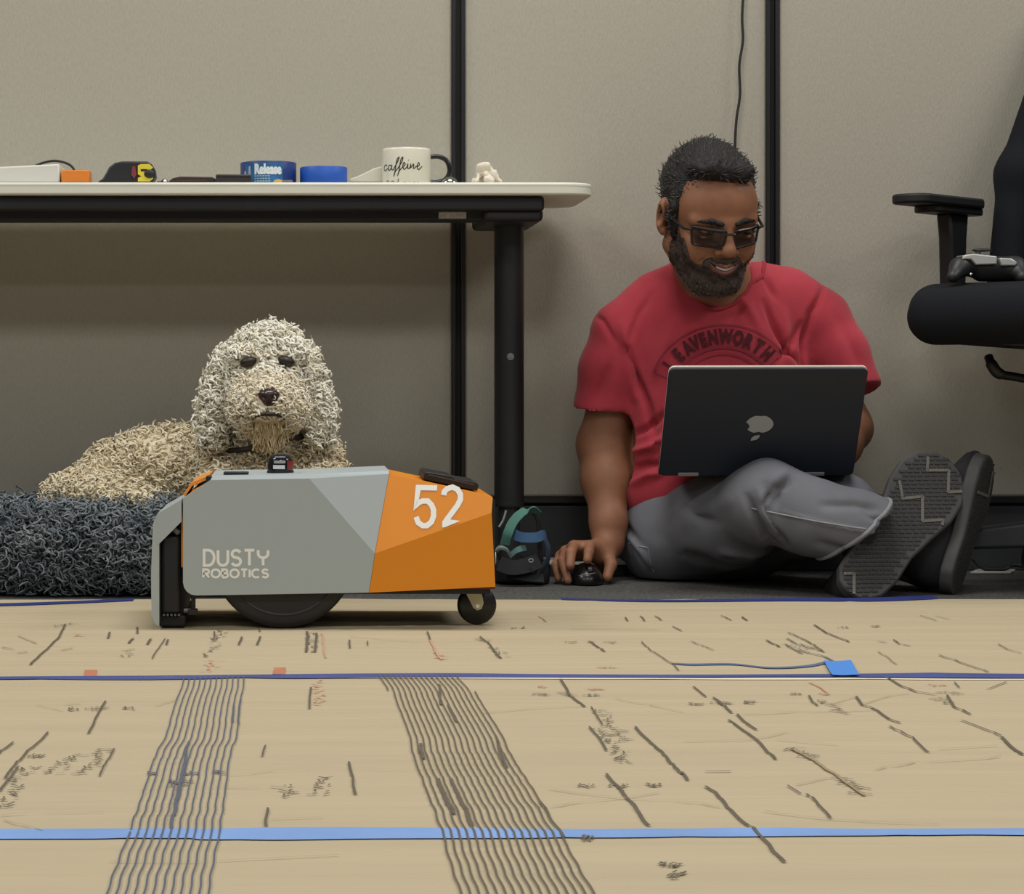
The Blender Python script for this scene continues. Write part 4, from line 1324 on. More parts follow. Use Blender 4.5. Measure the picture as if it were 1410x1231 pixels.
def zone(c):
    d = np.ones(len(c))
    for e, r in ((eyeL, .0185), (eyeR, .0185), (nose, .0185)):
        d *= np.linalg.norm((c - e) * np.array([1, .6, 1.25]), axis=1) > r
    m = (np.abs(c[:, 0] - mouth[0]) < .030) & (np.abs(c[:, 2] - mouth[2]) < .006) & (c[:, 1] < HD - .07)
    d *= ~m
    d *= (c[:, 1] < 4.06)
    d *= (c[:, 2] > .12)
    return d


def is_head(c):
    return (c[:, 2] > P(0, 612, HD).z) & (c[:, 1] < HD + .12) & (c[:, 0] > P(262, 0, HD).x)


def is_chin(c):
    return (np.abs(c[:, 0] - mouth[0]) < .034) & (c[:, 2] < mouth[2] + .002) & (c[:, 2] > P(0, 606, HD).z) & (c[:, 1] < HD - .04)


def is_muz(c):
    return (np.abs(c[:, 0] - mouth[0]) < .062) & (c[:, 2] < P(0, 512, HD).z) & (c[:, 1] < HD - .03) & is_head(c)


creamy = mat('curl_cream', (236, 229, 208), 0.85, col2=(250, 247, 236), vscale=60, spec=0.2)
tan_ = mat('curl_tan', (218, 202, 168), 0.85, col2=(240, 230, 206), vscale=60, spec=0.2)
buff = mat('curl_buff', (216, 196, 156), 0.85, col2=(240, 228, 200), vscale=60, spec=0.2)
creamy2 = mat('curl_warm', (230, 218, 190), 0.85, col2=(248, 242, 226), vscale=60, spec=0.2)
rng = np.random.default_rng(9)
for nm, n, kp, L, r, c, tn, m_, dr in (
        ('head_curls', 5400, lambda p: zone(p) * is_head(p) * ~is_chin(p) * ~is_muz(p), .019, .0028, .0062, 1.5, creamy, .2),
        ('muzzle_curls', 2300, lambda p: zone(p) * is_muz(p) * ~is_chin(p), .019, .0024, .0050, 1.4, creamy2, .4),
        ('chin_beard', 300, lambda p: zone(p) * is_chin(p), .022, .0024, .0016, .6, buff, 1.6),
        ('body_curls', 8200, lambda p: zone(p) * ~is_head(p), .019, .0026, .0056, 1.5, tan_, .2)):
    pts, nn = sample_surface(V, Q, n, kp)
    flow = np.stack([vnoise(pts * 20, 4), vnoise(pts * 20, 5) * .4, vnoise(pts * 20, 6)], -1) * .6
    de = np.minimum(np.linalg.norm(pts - eyeL, axis=1), np.linalg.norm(pts - eyeR, axis=1))
    dm = np.linalg.norm((pts - mouth) * np.array([.7, 1, 1]), axis=1)
    L = L * np.clip((np.minimum(de, dm + .012) - .008) / .026, .5, 1)
    path, rad = curls(pts, nn, L, r, c, tn, flow, rng, seg=12, drop=dr, nw=.16, jit=.25)
    vs, qs = strands(path, rad)
    o = link(nm, vs, qs, m_, dog, smooth=True, angle=180)
    o['kind'] = 'stuff'
eyem = mat('dog_eye', (34, 22, 16), 0.45)
for e, s in ((P(342, 498, HD - .050), -1), (P(394, 497, HD - .050), 1)):
    rot = Euler((0, R_(14 * s), 0)).to_matrix()
    MB().ball(e, (.0140, .0115, .0082), rot=rot).build('eye', eyem, dog, smooth=True)
# nose: a leathery pad with nostrils
F = Field(Vector(nose) - Vector((.03, .03, .03)), Vector(nose) + Vector((.03, .04, .03)), .0012)
F.ell(Vector(nose) + Vector((0, .006, .003)), (.0175, .014, .0115), .004)
F.ell(Vector(nose) + Vector((0, .004, -.006)), (.010, .010, .009), .005)
for s in (-1, 1):
    F.ell(Vector(nose) + Vector((s * .0085, -.007, .000)), (.0042, .006, .0034), .003, op='sub')
F.cone(Vector(nose) + Vector((0, -.009, -.004)), Vector(nose) + Vector((0, -.006, -.016)), .0012, .0012, .002, op='sub')
v2, q2 = F.mesh(1)
link('nose', v2, q2, mat('dog_nose', (46, 26, 26), 0.35, coat=0.2), dog, smooth=True, angle=180)
mo = catmull([P(348, 578, HD - .118), P(354, 573, HD - .131), P(362, 570, HD - .140), P(370, 570, HD - .142), P(378, 570, HD - .140), P(386, 573, HD - .131), P(392, 578, HD - .118)], 5)
MB().tube(mo, [.0010 + .0026 * math.sin(math.pi * i / (len(mo) - 1)) for i in range(len(mo))], 8).build('mouth', mat('dog_lip', (44, 30, 26), 0.5), dog, smooth=True)
# collar
cl_ = [P(369, 606, HD + .055) + Vector((.088 * math.cos(a), -.082 * math.sin(a), .012 * math.sin(a * 2) - .004)) for a in np.linspace(0, 2 * math.pi, 33)]
MB().tube(cl_, .0045, 8).build('collar', mat('collar_dark', (44, 34, 30), 0.6), dog, smooth=True)

# ------------------------------------------------------------------ person seated against the partition
skin = mat('skin', (146, 100, 75), 0.55, var=0.08, vscale=40, bump=0.1, bscale=500, spec=0.35)
person = thing('person', 'person in red lettered t-shirt and grey jeans sitting against the partition', 'person', (P(985, 0, 4.05).x, 4.02, 0))
Hc = P(976, 294, 3.93)
HM = Euler((0, 0, R_(11))).to_matrix() @ Euler((R_(23), 0, 0)).to_matrix() @ Euler((0, R_(-2), 0)).to_matrix()


def HL(x, y, z):
    return Hc + HM @ Vector((x, y, z))


F = Field((P(755, 0, 3.9).x, 3.70, -0.004), (P(1215, 0, 4.0).x, 4.195, 0.76), 0.0025)


def hell(c, r, k=.015, op='add', rot=None):
    F.ell(HL(*c), r, k, HM if rot is None else HM @ rot, op)


def hcone(a, b, ra, rb, k=.008, op='add'):
    F.cone(HL(*a), HL(*b), ra, rb, k, op)


# skull and face
hell((0, .015, .03), (.074, .093, .086))
hell((0, -.028, -.030), (.061, .064, .080), .03)
hell((0, -.055, .035), (.058, .036, .045), .03)
hell((0, -.060, -.093), (.034, .030, .026), .03)
for s in (-1, 1):
    hcone((s * .058, .0, -.055), (s * .024, -.062, -.100), .018, .020, .025)
    hell((s * .040, -.062, -.026), (.021, .017, .015), .015)
    hell((s * .043, -.066, -.044), (.018, .018, .022), .015)
    hcone((s * .010, -.088, .014), (s * .050, -.072, .013), .0085, .0085, .012)
    hell((s * .032, -.100, -.003), (.019, .014, .0095), .010, 'sub')
    hell((s * .032, -.078, -.004), (.0145, .0125, .0125), .004)
    hcone((s * .018, -.090, -.014), (s * .046, -.080, -.014), .0035, .003, .005)
hcone((0, -.090, .012), (0, -.108, -.024), .0080, .0105, .010)
hell((0, -.109, -.031), (.0125, .0115, .0100), .008)
for s in (-1, 1):
    hell((s * .0145, -.098, -.034), (.0085, .0095, .0072), .005)
    hell((s * .0075, -.107, -.041), (.0035, .005, .003), .003, 'sub')
hell((0, -.082, -.060), (.034, .022, .022), .015)
for s in (-1, 1):
    hcone((s * .028, -.086, -.053), (0, -.1010, -.060), .0040, .0048, .004)
    hcone((s * .024, -.084, -.060), (0, -.0975, -.0735), .0040, .0062, .004)
    hcone((s * .028, -.094, -.0550), (s * .012, -.102, -.0640), .0020, .0034, .002, 'sub')
    hcone((s * .012, -.102, -.0640), (0, -.103, -.0660), .0034, .0036, .002, 'sub')
    hcone((s * .020, -.094, -.036), (s * .036, -.086, -.056), .0030, .0030, .006, 'sub')
for s in (-1, 1):
    hell((s * .079, .014, -.005), (.010, .020, .031), .008, rot=Euler((R_(8), 0, R_(s * 22))).to_matrix())
    hell((s * .086, .006, -.003), (.006, .011, .017), .005, 'sub', rot=Euler((0, 0, R_(s * 22))).to_matrix())
    hell((s * .078, .004, -.030), (.007, .010, .009), .005)
# neck, chest, arms
nb = P(987, 398, 4.06)
F.cone(HL(0, .035, -.055), nb, .058, .062, .03)
F.cone(HL(0, .0, -.075), P(987, 405, 4.03), .042, .055, .03)
F.cone(nb, P(880, 452, 4.065), .048, .036, .03)
F.cone(nb, P(1110, 440, 4.065), .048, .036, .03)
F.ell(P(985, 500, 4.07), (.16, .09, .16), .04)
F.ell(P(970, 640, 4.08), (.135, .085, .16), .04)
# right arm, straight down to the mouse
aS, aE, aW = P(856, 470, 4.06), P(829, 612, 4.08), P(838, 748, 4.00)
F.chain([aS, aE], [.036, .042], .02)
F.chain([aE, P(834, 660, 4.055), P(838, 720, 4.015), aW], [.042, .041, .030, .026], .02)
hw = P(824, 765, 3.965)
F.chain([aW, P(830, 762, 3.975)], [.025, .024], .012)
for kn, md, tp, r in (((P(812, 753, 3.945)), P(811, 760, 3.915), P(809, 771, 3.905), .0088), (P(790, 752, 3.945), P(786, 761, 3.915), P(785, 779, 3.900), .0090),
                      (P(779, 759, 3.955), P(774, 772, 3.925), P(782, 799, 3.905), .0082), (P(772, 766, 3.965), P(765, 778, 3.945), P(769, 797, 3.930), .0074)):
    F.cone(P(826, 758, 3.975), kn, .017, .0105, .008)
    F.chain([kn, md, tp], [r * 1.05, r, r * .88], .003)
F.chain([P(836, 760, 3.975), P(841, 778, 3.945), P(836, 795, 3.925)], [.013, .0100, .0085], .006)
# left arm, bent behind the laptop lid
bS, bE, bW = P(1130, 455, 4.06), P(1168, 590, 4.03), P(1112, 610, 3.90)
F.chain([bS, bE], [.036, .038], .02)
F.chain([bE, P(1155, 612, 3.95), bW], [.040, .037, .026], .02)
hk = P(1098, 615, 3.872)
F.chain([bW, hk], [.025, .020], .01)
F.ell(hk, (.034, .03, .013), .01)
for i, (fx, fy) in enumerate(((1076, 3.872), (1080, 3.857), (1087, 3.848), (1096, 3.842))):
    F.chain([hk, P(fx + 8, 608, fy + .012), P(fx, 618, fy)], [.012, .0088, .0075], .003)
F.chain([hk, P(1104, 622, 3.90), P(1092, 626, 3.905)], [.012, .0095, .008], .004)
V, Q = F.mesh(1)
BODY_V, BODY_Q = V, Q
link('body', V, Q, skin, person, smooth=True, angle=180)

# ---- t-shirt
F = Field((P(765, 0, 3.9).x, 3.84, 0.12), (P(1230, 0, 4.0).x, 4.195, 0.60), 0.0038)
F.ell(P(985, 490, 4.065), (.175, .105, .175), .05)
F.ell(P(968, 610, 4.07), (.150, .110, .165), .05)
F.ell(P(958, 680, 4.07), (.140, .105, .08), .04)
F.chain([P(987, 408, 4.075), P(905, 432, 4.075), P(855, 458, 4.06)], [.062, .055, .050], .04)
F.chain([P(987, 408, 4.075), P(1080, 417, 4.075), P(1130, 440, 4.06)], [.062, .056, .050], .04)
F.chain([P(855, 458, 4.06), P(840, 505, 4.065), P(829, 575, 4.07)], [.050, .0535, .0545], .02)
F.chain([P(1130, 442, 4.06), P(1156, 485, 4.045), P(1178, 535, 4.03)], [.051, .050, .047], .02)
# open hems and neck
F.cone(P(829, 606, 4.075), P(829, 640, 4.08), .075, .075, .006, 'sub')
F.cone(P(1194, 574, 4.01), P(1206, 600, 4.00), .062, .062, .006, 'sub')
F.ell(P(988, 372, 3.995), (.060, .085, .060), .008, None, 'sub')
F.ell(P(990, 350, 4.06), (.066, .06, .045), .008, None, 'sub')
V, Q = F.mesh(4)
N = vnormals(V, Q)
V = V + N * (0.0032 * vnoise(V * np.array([14, 14, 9]), 1) + 0.0014 * vnoise(V * np.array([36, 30, 22]), 2))[:, None]


def fold(V, N, line, width, depth, d):
    """press a crease (or raise a ridge) along a line on the camera side of a garment"""
    L = np.array([[P(x, y, d).x, P(x, y, d).z] for x, y in line])
    p = V[:, [0, 2]]
    best = np.full(len(V), 1e9)
    fade = np.ones(len(V))
    tot = 0
    for i in range(len(L) - 1):
        ba = L[i + 1] - L[i]
        t = np.clip(((p - L[i]) @ ba) / (ba @ ba), 0, 1)
        dd = np.linalg.norm(p - (L[i] + t[:, None] * ba), axis=1)
        sel = dd < best
        best = np.where(sel, dd, best)
        g = (i + t) / (len(L) - 1)
        fade = np.where(sel, np.sin(np.pi * np.clip(g * .9 + .05, 0, 1)) ** .6, fade)
    w = 1.5 * np.exp(-(best / width) ** 2) * fade * np.clip(-N[:, 1] * 2.0 + .3, 0, 1)
    return V - N * (w * depth)[:, None]


for ln, w_, dp in (([(868, 478), (880, 520), (895, 560), (905, 610)], .006, .010), ([(862, 450), (872, 490), (880, 545)], .010, -.007), ([(818, 425), (835, 440), (850, 470)], .005, .004),
                   ([(878, 600), (900, 588), (915, 570)], .005, .008), ([(872, 625), (900, 615), (920, 600)], .006, -.008), ([(872, 648), (895, 640), (915, 640)], .005, .008), ([(875, 668), (895, 655), (912, 652)], .006, -.006),
                   ([(1030, 418), (1018, 430), (1004, 441)], .005, .006), ([(1055, 415), (1068, 450), (1090, 485), (1110, 505)], .006, .009), ([(1085, 430), (1085, 470), (1098, 500)], .008, -.006),
                   ([(1145, 395), (1122, 430), (1112, 470), (1112, 510)], .005, .010), ([(1108, 445), (1095, 470), (1075, 495)], .006, .007), ([(1060, 380), (1072, 410)], .006, .006), ([(905, 400), (885, 430), (870, 470)], .006, .004),
                   ([(930, 440), (915, 480), (905, 520)], .010, -.004), ([(845, 500), (835, 530), (825, 560)], .010, .005), ([(1160, 430), (1175, 470), (1190, 510)], .010, .004), ([(1010, 400), (1030, 420), (1050, 460)], .008, -.004)):
    V = fold(V, N, ln, w_, dp, 3.97)
    N = vnormals(V, Q)
V[:, 1] = np.minimum(V[:, 1], 4.198)
redm = mat('shirt_red', (178, 62, 74), 0.9, var=0.06, vscale=26, bump=0.15, bscale=700, spec=0.15, sheen=0.15)
shirt = link('t_shirt', V, Q, redm, person, smooth=True, angle=180)
shirt['label'] = 'red cotton t-shirt with round town lettering'
btree = BVHTree.FromPolygons([Vector(v) for v in V], [tuple(int(i) for i in q) for q in Q])


def onshirt(x, y, lift=.0036):
    p = P(x, y, 3.60)
    dv = (p - Vector((0, 0, CAMH))).normalized()
    h = btree.ray_cast(p, dv)
    if h[0] is None:
        h = (P(x, y, 3.97), Vector((0, -1, 0)))
    return h[0] + Vector((0, -lift, 0))


maroon = mat('print_maroon', (80, 20, 32), 0.9)
maroon2 = mat('print_maroon_soft', (138, 42, 56), 0.9)
PCX, PCY = 996, 552
mb = MB()
word = 'LEAVENWORTH'
for i, chh in enumerate(word):
    ang = R_([-56, -44.5, -34, -26.3, -18.6, -9.6, 1.8, 13, 23.2, 32.5, 43][i])
    vs, fs = text_mesh(chh, 1.0, 0.06)
    xs_ = [v[0] for v in vs]; mid = (min(xs_) + max(xs_)) / 2
    wid = 15.5
    def place(v):
        u, w_ = (v[0] - mid) * 17.5, 80 + v[1] * 26
        x = PCX + math.sin(ang) * w_ + math.cos(ang) * u * .98
        y = PCY - math.cos(ang) * w_ + math.sin(ang) * u * .98
        return onshirt(x, y)
    mb.add([place(v) for v in vs], fs)
mb.build('shirt_lettering', maroon, shirt)
mb = MB()
def parc(rr, a0, a1, w_, n=50):
    mb.ribbon([(PCX + rr * math.sin(R_(a0 + (a1 - a0) * i / n)), PCY - rr * math.cos(R_(a0 + (a1 - a0) * i / n))) for i in range(n + 1)], w_, onshirt)
parc(105, -68, 52, 2.2)
parc(74, -72, 62, 4.0)
parc(64, -80, 80, 1.5)
for a_ in (-68, 52):
    mb.ribbon([(PCX + rr * math.sin(R_(a_)), PCY - rr * math.cos(R_(a_))) for rr in (76, 85, 95, 105)], 2.0, onshirt)
for i in range(9):
    a_ = -50 + 12 * i
    mb.ribbon([(PCX + (44 + 6 * (i % 2)) * math.sin(R_(a_ + k * 4)), PCY - (44 + 4 * math.sin(i * 2 + k)) * math.cos(R_(a_ + k * 4))) for k in range(4)], 3.0, onshirt)
mb.build('shirt_emblem', maroon2, shirt)
# neck rib and sleeve hems
nk = catmull([P(934, 366, 4.09), P(938, 384, 4.03), P(955, 408, 3.985), P(985, 424, 3.962), P(1018, 410, 3.975), P(1042, 386, 4.02), P(1050, 362, 4.08), P(1025, 345, 4.12), P(990, 340, 4.13), P(955, 348, 4.12), P(934, 366, 4.09)], 5)
nk2 = []
for p in nk:
    h = btree.find_nearest(p)
    nk2.append(h[0] if h[0] is not None and (h[0] - p).length < .05 else p)
MB().tube(nk2, .0036, 8, cap=False).build('neck_rib', mat('shirt_rib', (160, 46, 58), 0.9), shirt, smooth=True)

# ---- jeans
F = Field((P(850, 0, 3.9).x, 3.60, -0.004), (P(1310, 0, 3.7).x, 4.195, 0.30), 0.0038)
F.ell(P(965, 735, 4.07), (.125, .105, .095), .04)
F.chain([P(938, 738, 4.05), P(1000, 716, 3.90), P(1058, 692, 3.77)], [.092, .080, .064], .04)
F.ell(P(905, 745, 4.03), (.055, .08, .075), .04)
F.chain([P(1058, 694, 3.77), P(1120, 712, 3.735), P(1175, 724, 3.715), P(1225, 737, 3.715)], [.065, .058, .052, .054], .03)
F.chain([P(1020, 735, 4.05), P(1110, 706, 3.93), P(1158, 702, 3.87)], [.085, .070, .058], .03)
F.chain([P(1158, 704, 3.87), P(1220, 745, 3.84), P(1290, 778, 3.82)], [.057, .052, .045], .03)
F.cut((0, 0, .001), (0, 0, -1))
cN = Vector((.66, .06, -.75)).normalized()
cP = P(1186, 733, 3.70)
# near trouser leg ends at a slanting cuff
ax = [F.lo[i] + F.h * np.arange(F.n[i]) for i in range(3)]
dn = ((ax[0][:, None, None] - cP.x) * cN.x + (ax[1][None, :, None] - cP.y) * cN.y + (ax[2][None, None, :] - cP.z) * cN.z).astype(np.float32)
msk = (ax[1][None, :, None] < 3.775) & (ax[0][:, None, None] > P(1120, 0, 3.7).x) & (ax[2][None, None, :] > -1)
F.F = np.where(msk, np.maximum(F.F, dn), F.F)
V, Q = F.mesh(2)
N = vnormals(V, Q)
V = V + N * (0.003 * vnoise(V * 13, 5) + .0012 * vnoise(V * 34, 6))[:, None]
for ln, w_, dp in (([(1015, 680), (1022, 700), (1040, 735), (1062, 755)], .006, .009), ([(1030, 672), (1038, 700), (1055, 728)], .007, -.008), ([(1045, 668), (1035, 690), (1048, 720), (1068, 748)], .005, .007),
                   ([(1075, 655), (1055, 668), (1050, 690)], .006, .008), ([(1068, 648), (1045, 662), (1038, 680)], .008, -.006), ([(1060, 700), (1100, 712), (1150, 722), (1200, 728)], .003, -.003), ([(1000, 762), (1030, 770), (1062, 764)], .008, -.007),
                   ([(1005, 775), (1040, 780), (1075, 772)], .007, .008), ([(890, 750), (905, 770), (918, 792)], .005, -.005), ([(870, 720), (885, 735), (900, 760)], .006, .005), ([(1110, 690), (1150, 688), (1185, 695)], .007, .006),
                   ([(1165, 700), (1190, 712), (1200, 725)], .006, .007), ([(1105, 740), (1140, 752), (1165, 750)], .007, .005), ([(940, 690), (960, 710), (985, 720)], .009, .005), ([(1000, 680), (975, 700), (955, 725)], .012, -.004),
                   ([(960, 770), (1000, 790), (1060, 795)], .010, .010)):
    V = fold(V, N, ln, w_, dp, 3.80)
    N = vnormals(V, Q)
V[:, 2] = np.maximum(V[:, 2], .001)
V[:, 1] = np.minimum(V[:, 1], 4.198)
jeanm = mat('jeans_grey', (112, 113, 119), 0.9, var=0.09, vscale=14, bump=0.3, bscale=800, spec=0.15)
jeans = link('jeans', V, Q, jeanm, person, smooth=True, angle=180)
jb = BVHTree.FromPolygons([Vector(v) for v in V], [tuple(int(i) for i in q) for q in Q])


def onjeans(x, y, lift=.001):
    p = P(x, y, 3.40)
    dv = (p - Vector((0, 0, CAMH))).normalized()
    h = jb.ray_cast(p, dv)
    return (h[0] if h[0] is not None else P(x, y, 3.75)) + Vector((0, -lift, 0))


seam = [onjeans(x, y) for x, y in ((1035, 700), (1060, 705), (1090, 711), (1120, 717), (1150, 722), (1175, 726), (1192, 728))]
MB().tube(catmull(seam, 4), .0014, 6).build('seam', mat('jeans_seam', (146, 148, 154), 0.9), jeans, smooth=True)
pk = [onjeans(x, y) for x, y in ((866, 748), (880, 752), (892, 754), (895, 772), (900, 788))]
MB().tube(pk, .0011, 6).build('pocket_seam', MATS['jeans_seam'], jeans, smooth=True)

ca = Vector((.75, 0, .66)).normalized()
cb = cN.cross(ca).normalized()
ring_c = P(1183, 730, 3.715)
loop = []
for t in np.linspace(0, 2 * math.pi, 33):
    dv = ca * math.cos(t) * .064 + cb * math.sin(t) * .052
    h = jb.ray_cast(ring_c - cN * .006 + dv * 2.0, -dv.normalized())
    p = h[0] if h[0] is not None and (h[0] - ring_c).length < .085 else ring_c + dv
    loop.append(p + dv.normalized() * .0005)
MB().tube(loop, .0034, 8, cap=False).build('cuff', mat('jeans_cuff', (138, 139, 145), 0.9), jeans, smooth=True)
# ---- shoes
solem = mat('sole_rubber', (74, 74, 74), 0.75, var=0.06)
treadm = mat('sole_line', (122, 120, 112), 0.75)
ribm = mat('sole_rib', (58, 58, 59), 0.8)
upperm = mat('shoe_upper', (38, 39, 43), 0.8, bump=0.4, bscale=900)


def make_shoe(heel, toe, nrm, tread):
    L = (toe - heel).length
    U = (toe - heel).normalized()
    n = (nrm - U * nrm.dot(U)).normalized()
    Wv = n.cross(U)
    def loc(u, w, z):
        return heel + U * u + Wv * w - n * z
    out = []
    m = 40
    def half(t):
        # half width along the sole, heel to toe
        ks = [(0, 0), (.03, .022), (.10, .034), (.22, .037), (.38, .034), (.55, .041), (.70, .050), (.82, .050), (.92, .040), (.97, .027), (1, 0)]
        for (a, b), (c, d) in zip(ks[:-1], ks[1:]):
            if t <= c:
                s = (t - a) / (c - a)
                return b + (d - b) * (s if a > 0 else math.sqrt(s)) if c < 1 else b * math.sqrt(max(0, 1 - s))
        return 0
    ts = [0.5 - 0.5 * math.cos(math.pi * i / m) for i in range(m + 1)]
    left = [(t * L, half(t) * 1.20 - .006 * math.sin(math.pi * t)) for t in ts]
    right = [(t * L, -half(t) * 1.20 - .006 * math.sin(math.pi * t)) for t in ts]
    ring = left + right[-2:0:-1]
    mb = MB()
    k = len(ring)
    vs = [loc(u, w, 0) for u, w in ring] + [loc(u * 1.0, w * 1.03, .008) for u, w in ring] + [loc(u, w * .99, .022) for u, w in ring]
    fs = [tuple(range(k)), tuple(range(3 * k - 1, 2 * k - 1, -1))]
    for lv in (0, 1):
        fs += [(lv * k + i, (lv + 1) * k + i, (lv + 1) * k + (i + 1) % k, lv * k + (i + 1) % k) for i in range(k)]
    shoe = thing_child('shoe')
    sole = mb.add(vs, fs).build('sole', solem, shoe, bevel=0.003)
    # upper, shaped in shoe space
    f = Field((-.02, -.07, .0), (L + .02, .07, .13), .0035)
    f.ell((.055, 0, .045), (.050, .036, .055), .02)
    f.ell((.13, 0, .040), (.085, .036, .042), .03)
    f.ell((.215 * L / .3, -.004, .030), (.080, .045, .030), .03)
    f.cone((.065, 0, .06), (.060, 0, .105), .040, .040, .02)
    f.ell((.058, 0, .135), (.034, .030, .045), .006, None, 'sub')
    f.cut((0, 0, .012), (0, 0, -1))
    v, q = f.mesh(1)
    hq = np.array([half(min(max(x / L, 0), 1)) * 1.12 for x in v[:, 0]])
    v[:, 1] = np.clip(v[:, 1], -hq - .002, hq + .002) - .006 * np.sin(np.pi * np.clip(v[:, 0] / L, 0, 1))
    wv = np.array([loc(*p) for p in v])
    link('upper', wv, q, upperm, shoe, smooth=True, angle=180)
    for i in range(4):
        u = .125 + .022 * i
        MB().tube([loc(u, -.02, .075 - .1 * (u - .125) + .002), loc(u + .004, 0, .084 - .16 * (u - .125)), loc(u, .018, .075 - .1 * (u - .125) + .002)], .0022, 6).build('lace', mat('lace', (64, 64, 68), 0.8), shoe, smooth=True)
    def plane(x, y, lift=.0012):
        eye = Vector((0, 0, CAMH)); dv = P(x, y, 3.6) - eye
        t = (heel - eye).dot(n) / dv.dot(n)
        return eye + dv * t + n * lift
    def inside(p):
        r = p - heel
        u, w = r.dot(U), r.dot(Wv) + .006 * math.sin(math.pi * min(max(r.dot(U) / L, 0), 1))
        return 0 < u < L and abs(w) < half(u / L) * 1.15 - .003
    mbr = MB()
    # short tread ribs, level across the tilted sole
    hz_ = n.cross(Vector((0, 0, 1))).normalized()
    vt_ = n.cross(hz_).normalized()
    mid = heel + U * (L / 2)
    for i in range(-22, 23):
        for k in range(-10, 10):
            c = mid + vt_ * (i * .0072) + hz_ * (k * .0125 + .004 * (i % 2))
            pa, pb = c - hz_ * .0052, c + hz_ * .0052
            if inside(pa) and inside(pb):
                e1, e2 = vt_ * .0019, n * .0016
                mbr.add([pa - e1, pb - e1, pb + e1, pa + e1, pa - e1 + e2, pb - e1 + e2, pb + e1 + e2, pa + e1 + e2], [(4, 5, 6, 7), (0, 1, 5, 4), (1, 2, 6, 5), (2, 3, 7, 6), (3, 0, 4, 7)])
    o = mbr.build('tread_ribs', ribm, sole)
    o['kind'] = 'stuff'
    for ln in tread:
        mbt = MB()
        for a, b in zip(ln[:-1], ln[1:]):
            for j in range(10):
                pa, pb = plane(a[0] + (b[0] - a[0]) * j / 10, a[1] + (b[1] - a[1]) * j / 10), plane(a[0] + (b[0] - a[0]) * (j + 1) / 10, a[1] + (b[1] - a[1]) * (j + 1) / 10)
                if not (inside(pa) and inside(pb)):
                    continue
                t = (pb - pa).normalized(); q_ = n.cross(t) * .0024
                pa2, pb2 = pa - t * .0008, pb + t * .0008
                e2 = n * .0014
                mbt.add([pa2 - q_, pb2 - q_, pb2 + q_, pa2 + q_, pa2 - q_ + e2, pb2 - q_ + e2, pb2 + q_ + e2, pa2 + q_ + e2], [(3, 2, 1, 0), (4, 5, 6, 7), (0, 1, 5, 4), (1, 2, 6, 5), (2, 3, 7, 6), (3, 0, 4, 7)])
        mbt.build('tread_line', treadm, sole)
    return loc


def thing_child(name):
    o = bpy.data.objects.new(name, None)
    o.empty_display_size = .03
    COL.objects.link(o)
    o.parent = person
    return o


def sc4(*xy):
    return [(1070 + xy[i] / 4.147, 600 + xy[i + 1] / 4.147) for i in range(0, len(xy), 2)]


l1 = make_shoe(P(1171, 817, 3.66), P(1304, 630, 3.79), Vector((-.22, -.93, .02)),
               [sc4(860, 125, 855, 200, 978, 200, 975, 325, 1070, 320), sc4(697, 262, 715, 360, 828, 350, 828, 490, 945, 482, 935, 550), sc4(300, 790, 437, 788, 437, 915)])
l2 = make_shoe(P(1312, 819, 3.745), P(1367, 632, 3.82), Vector((.90, -.42, .05)),
               [sc4(1140, 320, 1200, 345, 1225, 210, 1278, 240)])
# ankles and socks
sockm = mat('sock', (36, 36, 40), 0.9)
MB().tube([P(1178, 738, 3.74), P(1198, 768, 3.745), l1(.055, 0, .09), l1(.055, 0, .05)], [.040, .040, .036, .03], 20).build('sock', sockm, person, smooth=True)
MB().tube([P(1275, 770, 3.83), l2(.055, 0, .11), l2(.055, 0, .05)], [.040, .038, .03], 20).build('sock', sockm, person, smooth=True)

# ---- hair, beard, brows (head space)
hairm = mat('hair_black', (30, 28, 28), 0.6, var=0.3, vscale=60, bump=0.5, bscale=300, spec=0.3)
beardm = mat('beard_grizzled', (52, 42, 38), 0.85, col2=(88, 76, 70), vscale=70, bump=0.6, bscale=420, spec=0.2)


def to_world(v):
    M = np.array(HM)
    return v @ M.T + np.array(Hc)


f = Field((-.11, -.12, -.10), (.11, .15, .16), .003)
f.ell((0, .022, .036), (.0775, .096, .088), .01)
f.ell((-.010, -.038, .098), (.050, .042, .022), .02)
f.ell((.022, -.046, .090), (.034, .032, .020), .015)
f.ell((0, -.098, .030), (.066, .058, .050), .012, None, 'sub')
f.ell((-.046, -.095, .062), (.030, .040, .036), .010, None, 'sub')
f.ell((.052, -.085, .058), (.022, .040, .034), .010, None, 'sub')
f.ell((0, -.10, -.05), (.12, .085, .09), .008, None, 'sub')
for s in (-1, 1):
    f.ell((s * .082, .012, -.012), (.022, .026, .036), .006, None, 'sub')
    f.cone((s * .070, -.022, .020), (s * .066, -.022, -.030), .010, .008, .008)
f.cut((0, 0, -.060), (0, 0, -1))
v, q = f.mesh(1)
n_ = vnormals(v, q)
v = v + n_ * (.0030 * vnoise(v * np.array([60, 45, 60]), 7) + .0015 * vnoise(v * np.array([140, 90, 140]), 8))[:, None]
hair = link('hair', to_world(v), q, hairm, person, smooth=True, angle=180)
pts, nn = sample_surface(v, q, 3600)
rng = np.random.default_rng(3)
lie = np.stack([pts[:, 0] * 5 + .35, np.full(len(pts), .55), np.full(len(pts), .10)], -1) + rng.normal(0, .15, (len(pts), 3))
path, rad = curls(pts, nn, .016, .0010, .0012, .5, lie, rng, seg=5, nw=.10, jit=.12)
vs, qs = strands(path, rad)
o = link('hair_strands', to_world(vs), qs, mat('hair_strand', (38, 35, 34), 0.45, col2=(70, 66, 64), vscale=80, spec=0.5), hair, smooth=True, angle=180)
o['kind'] = 'stuff'
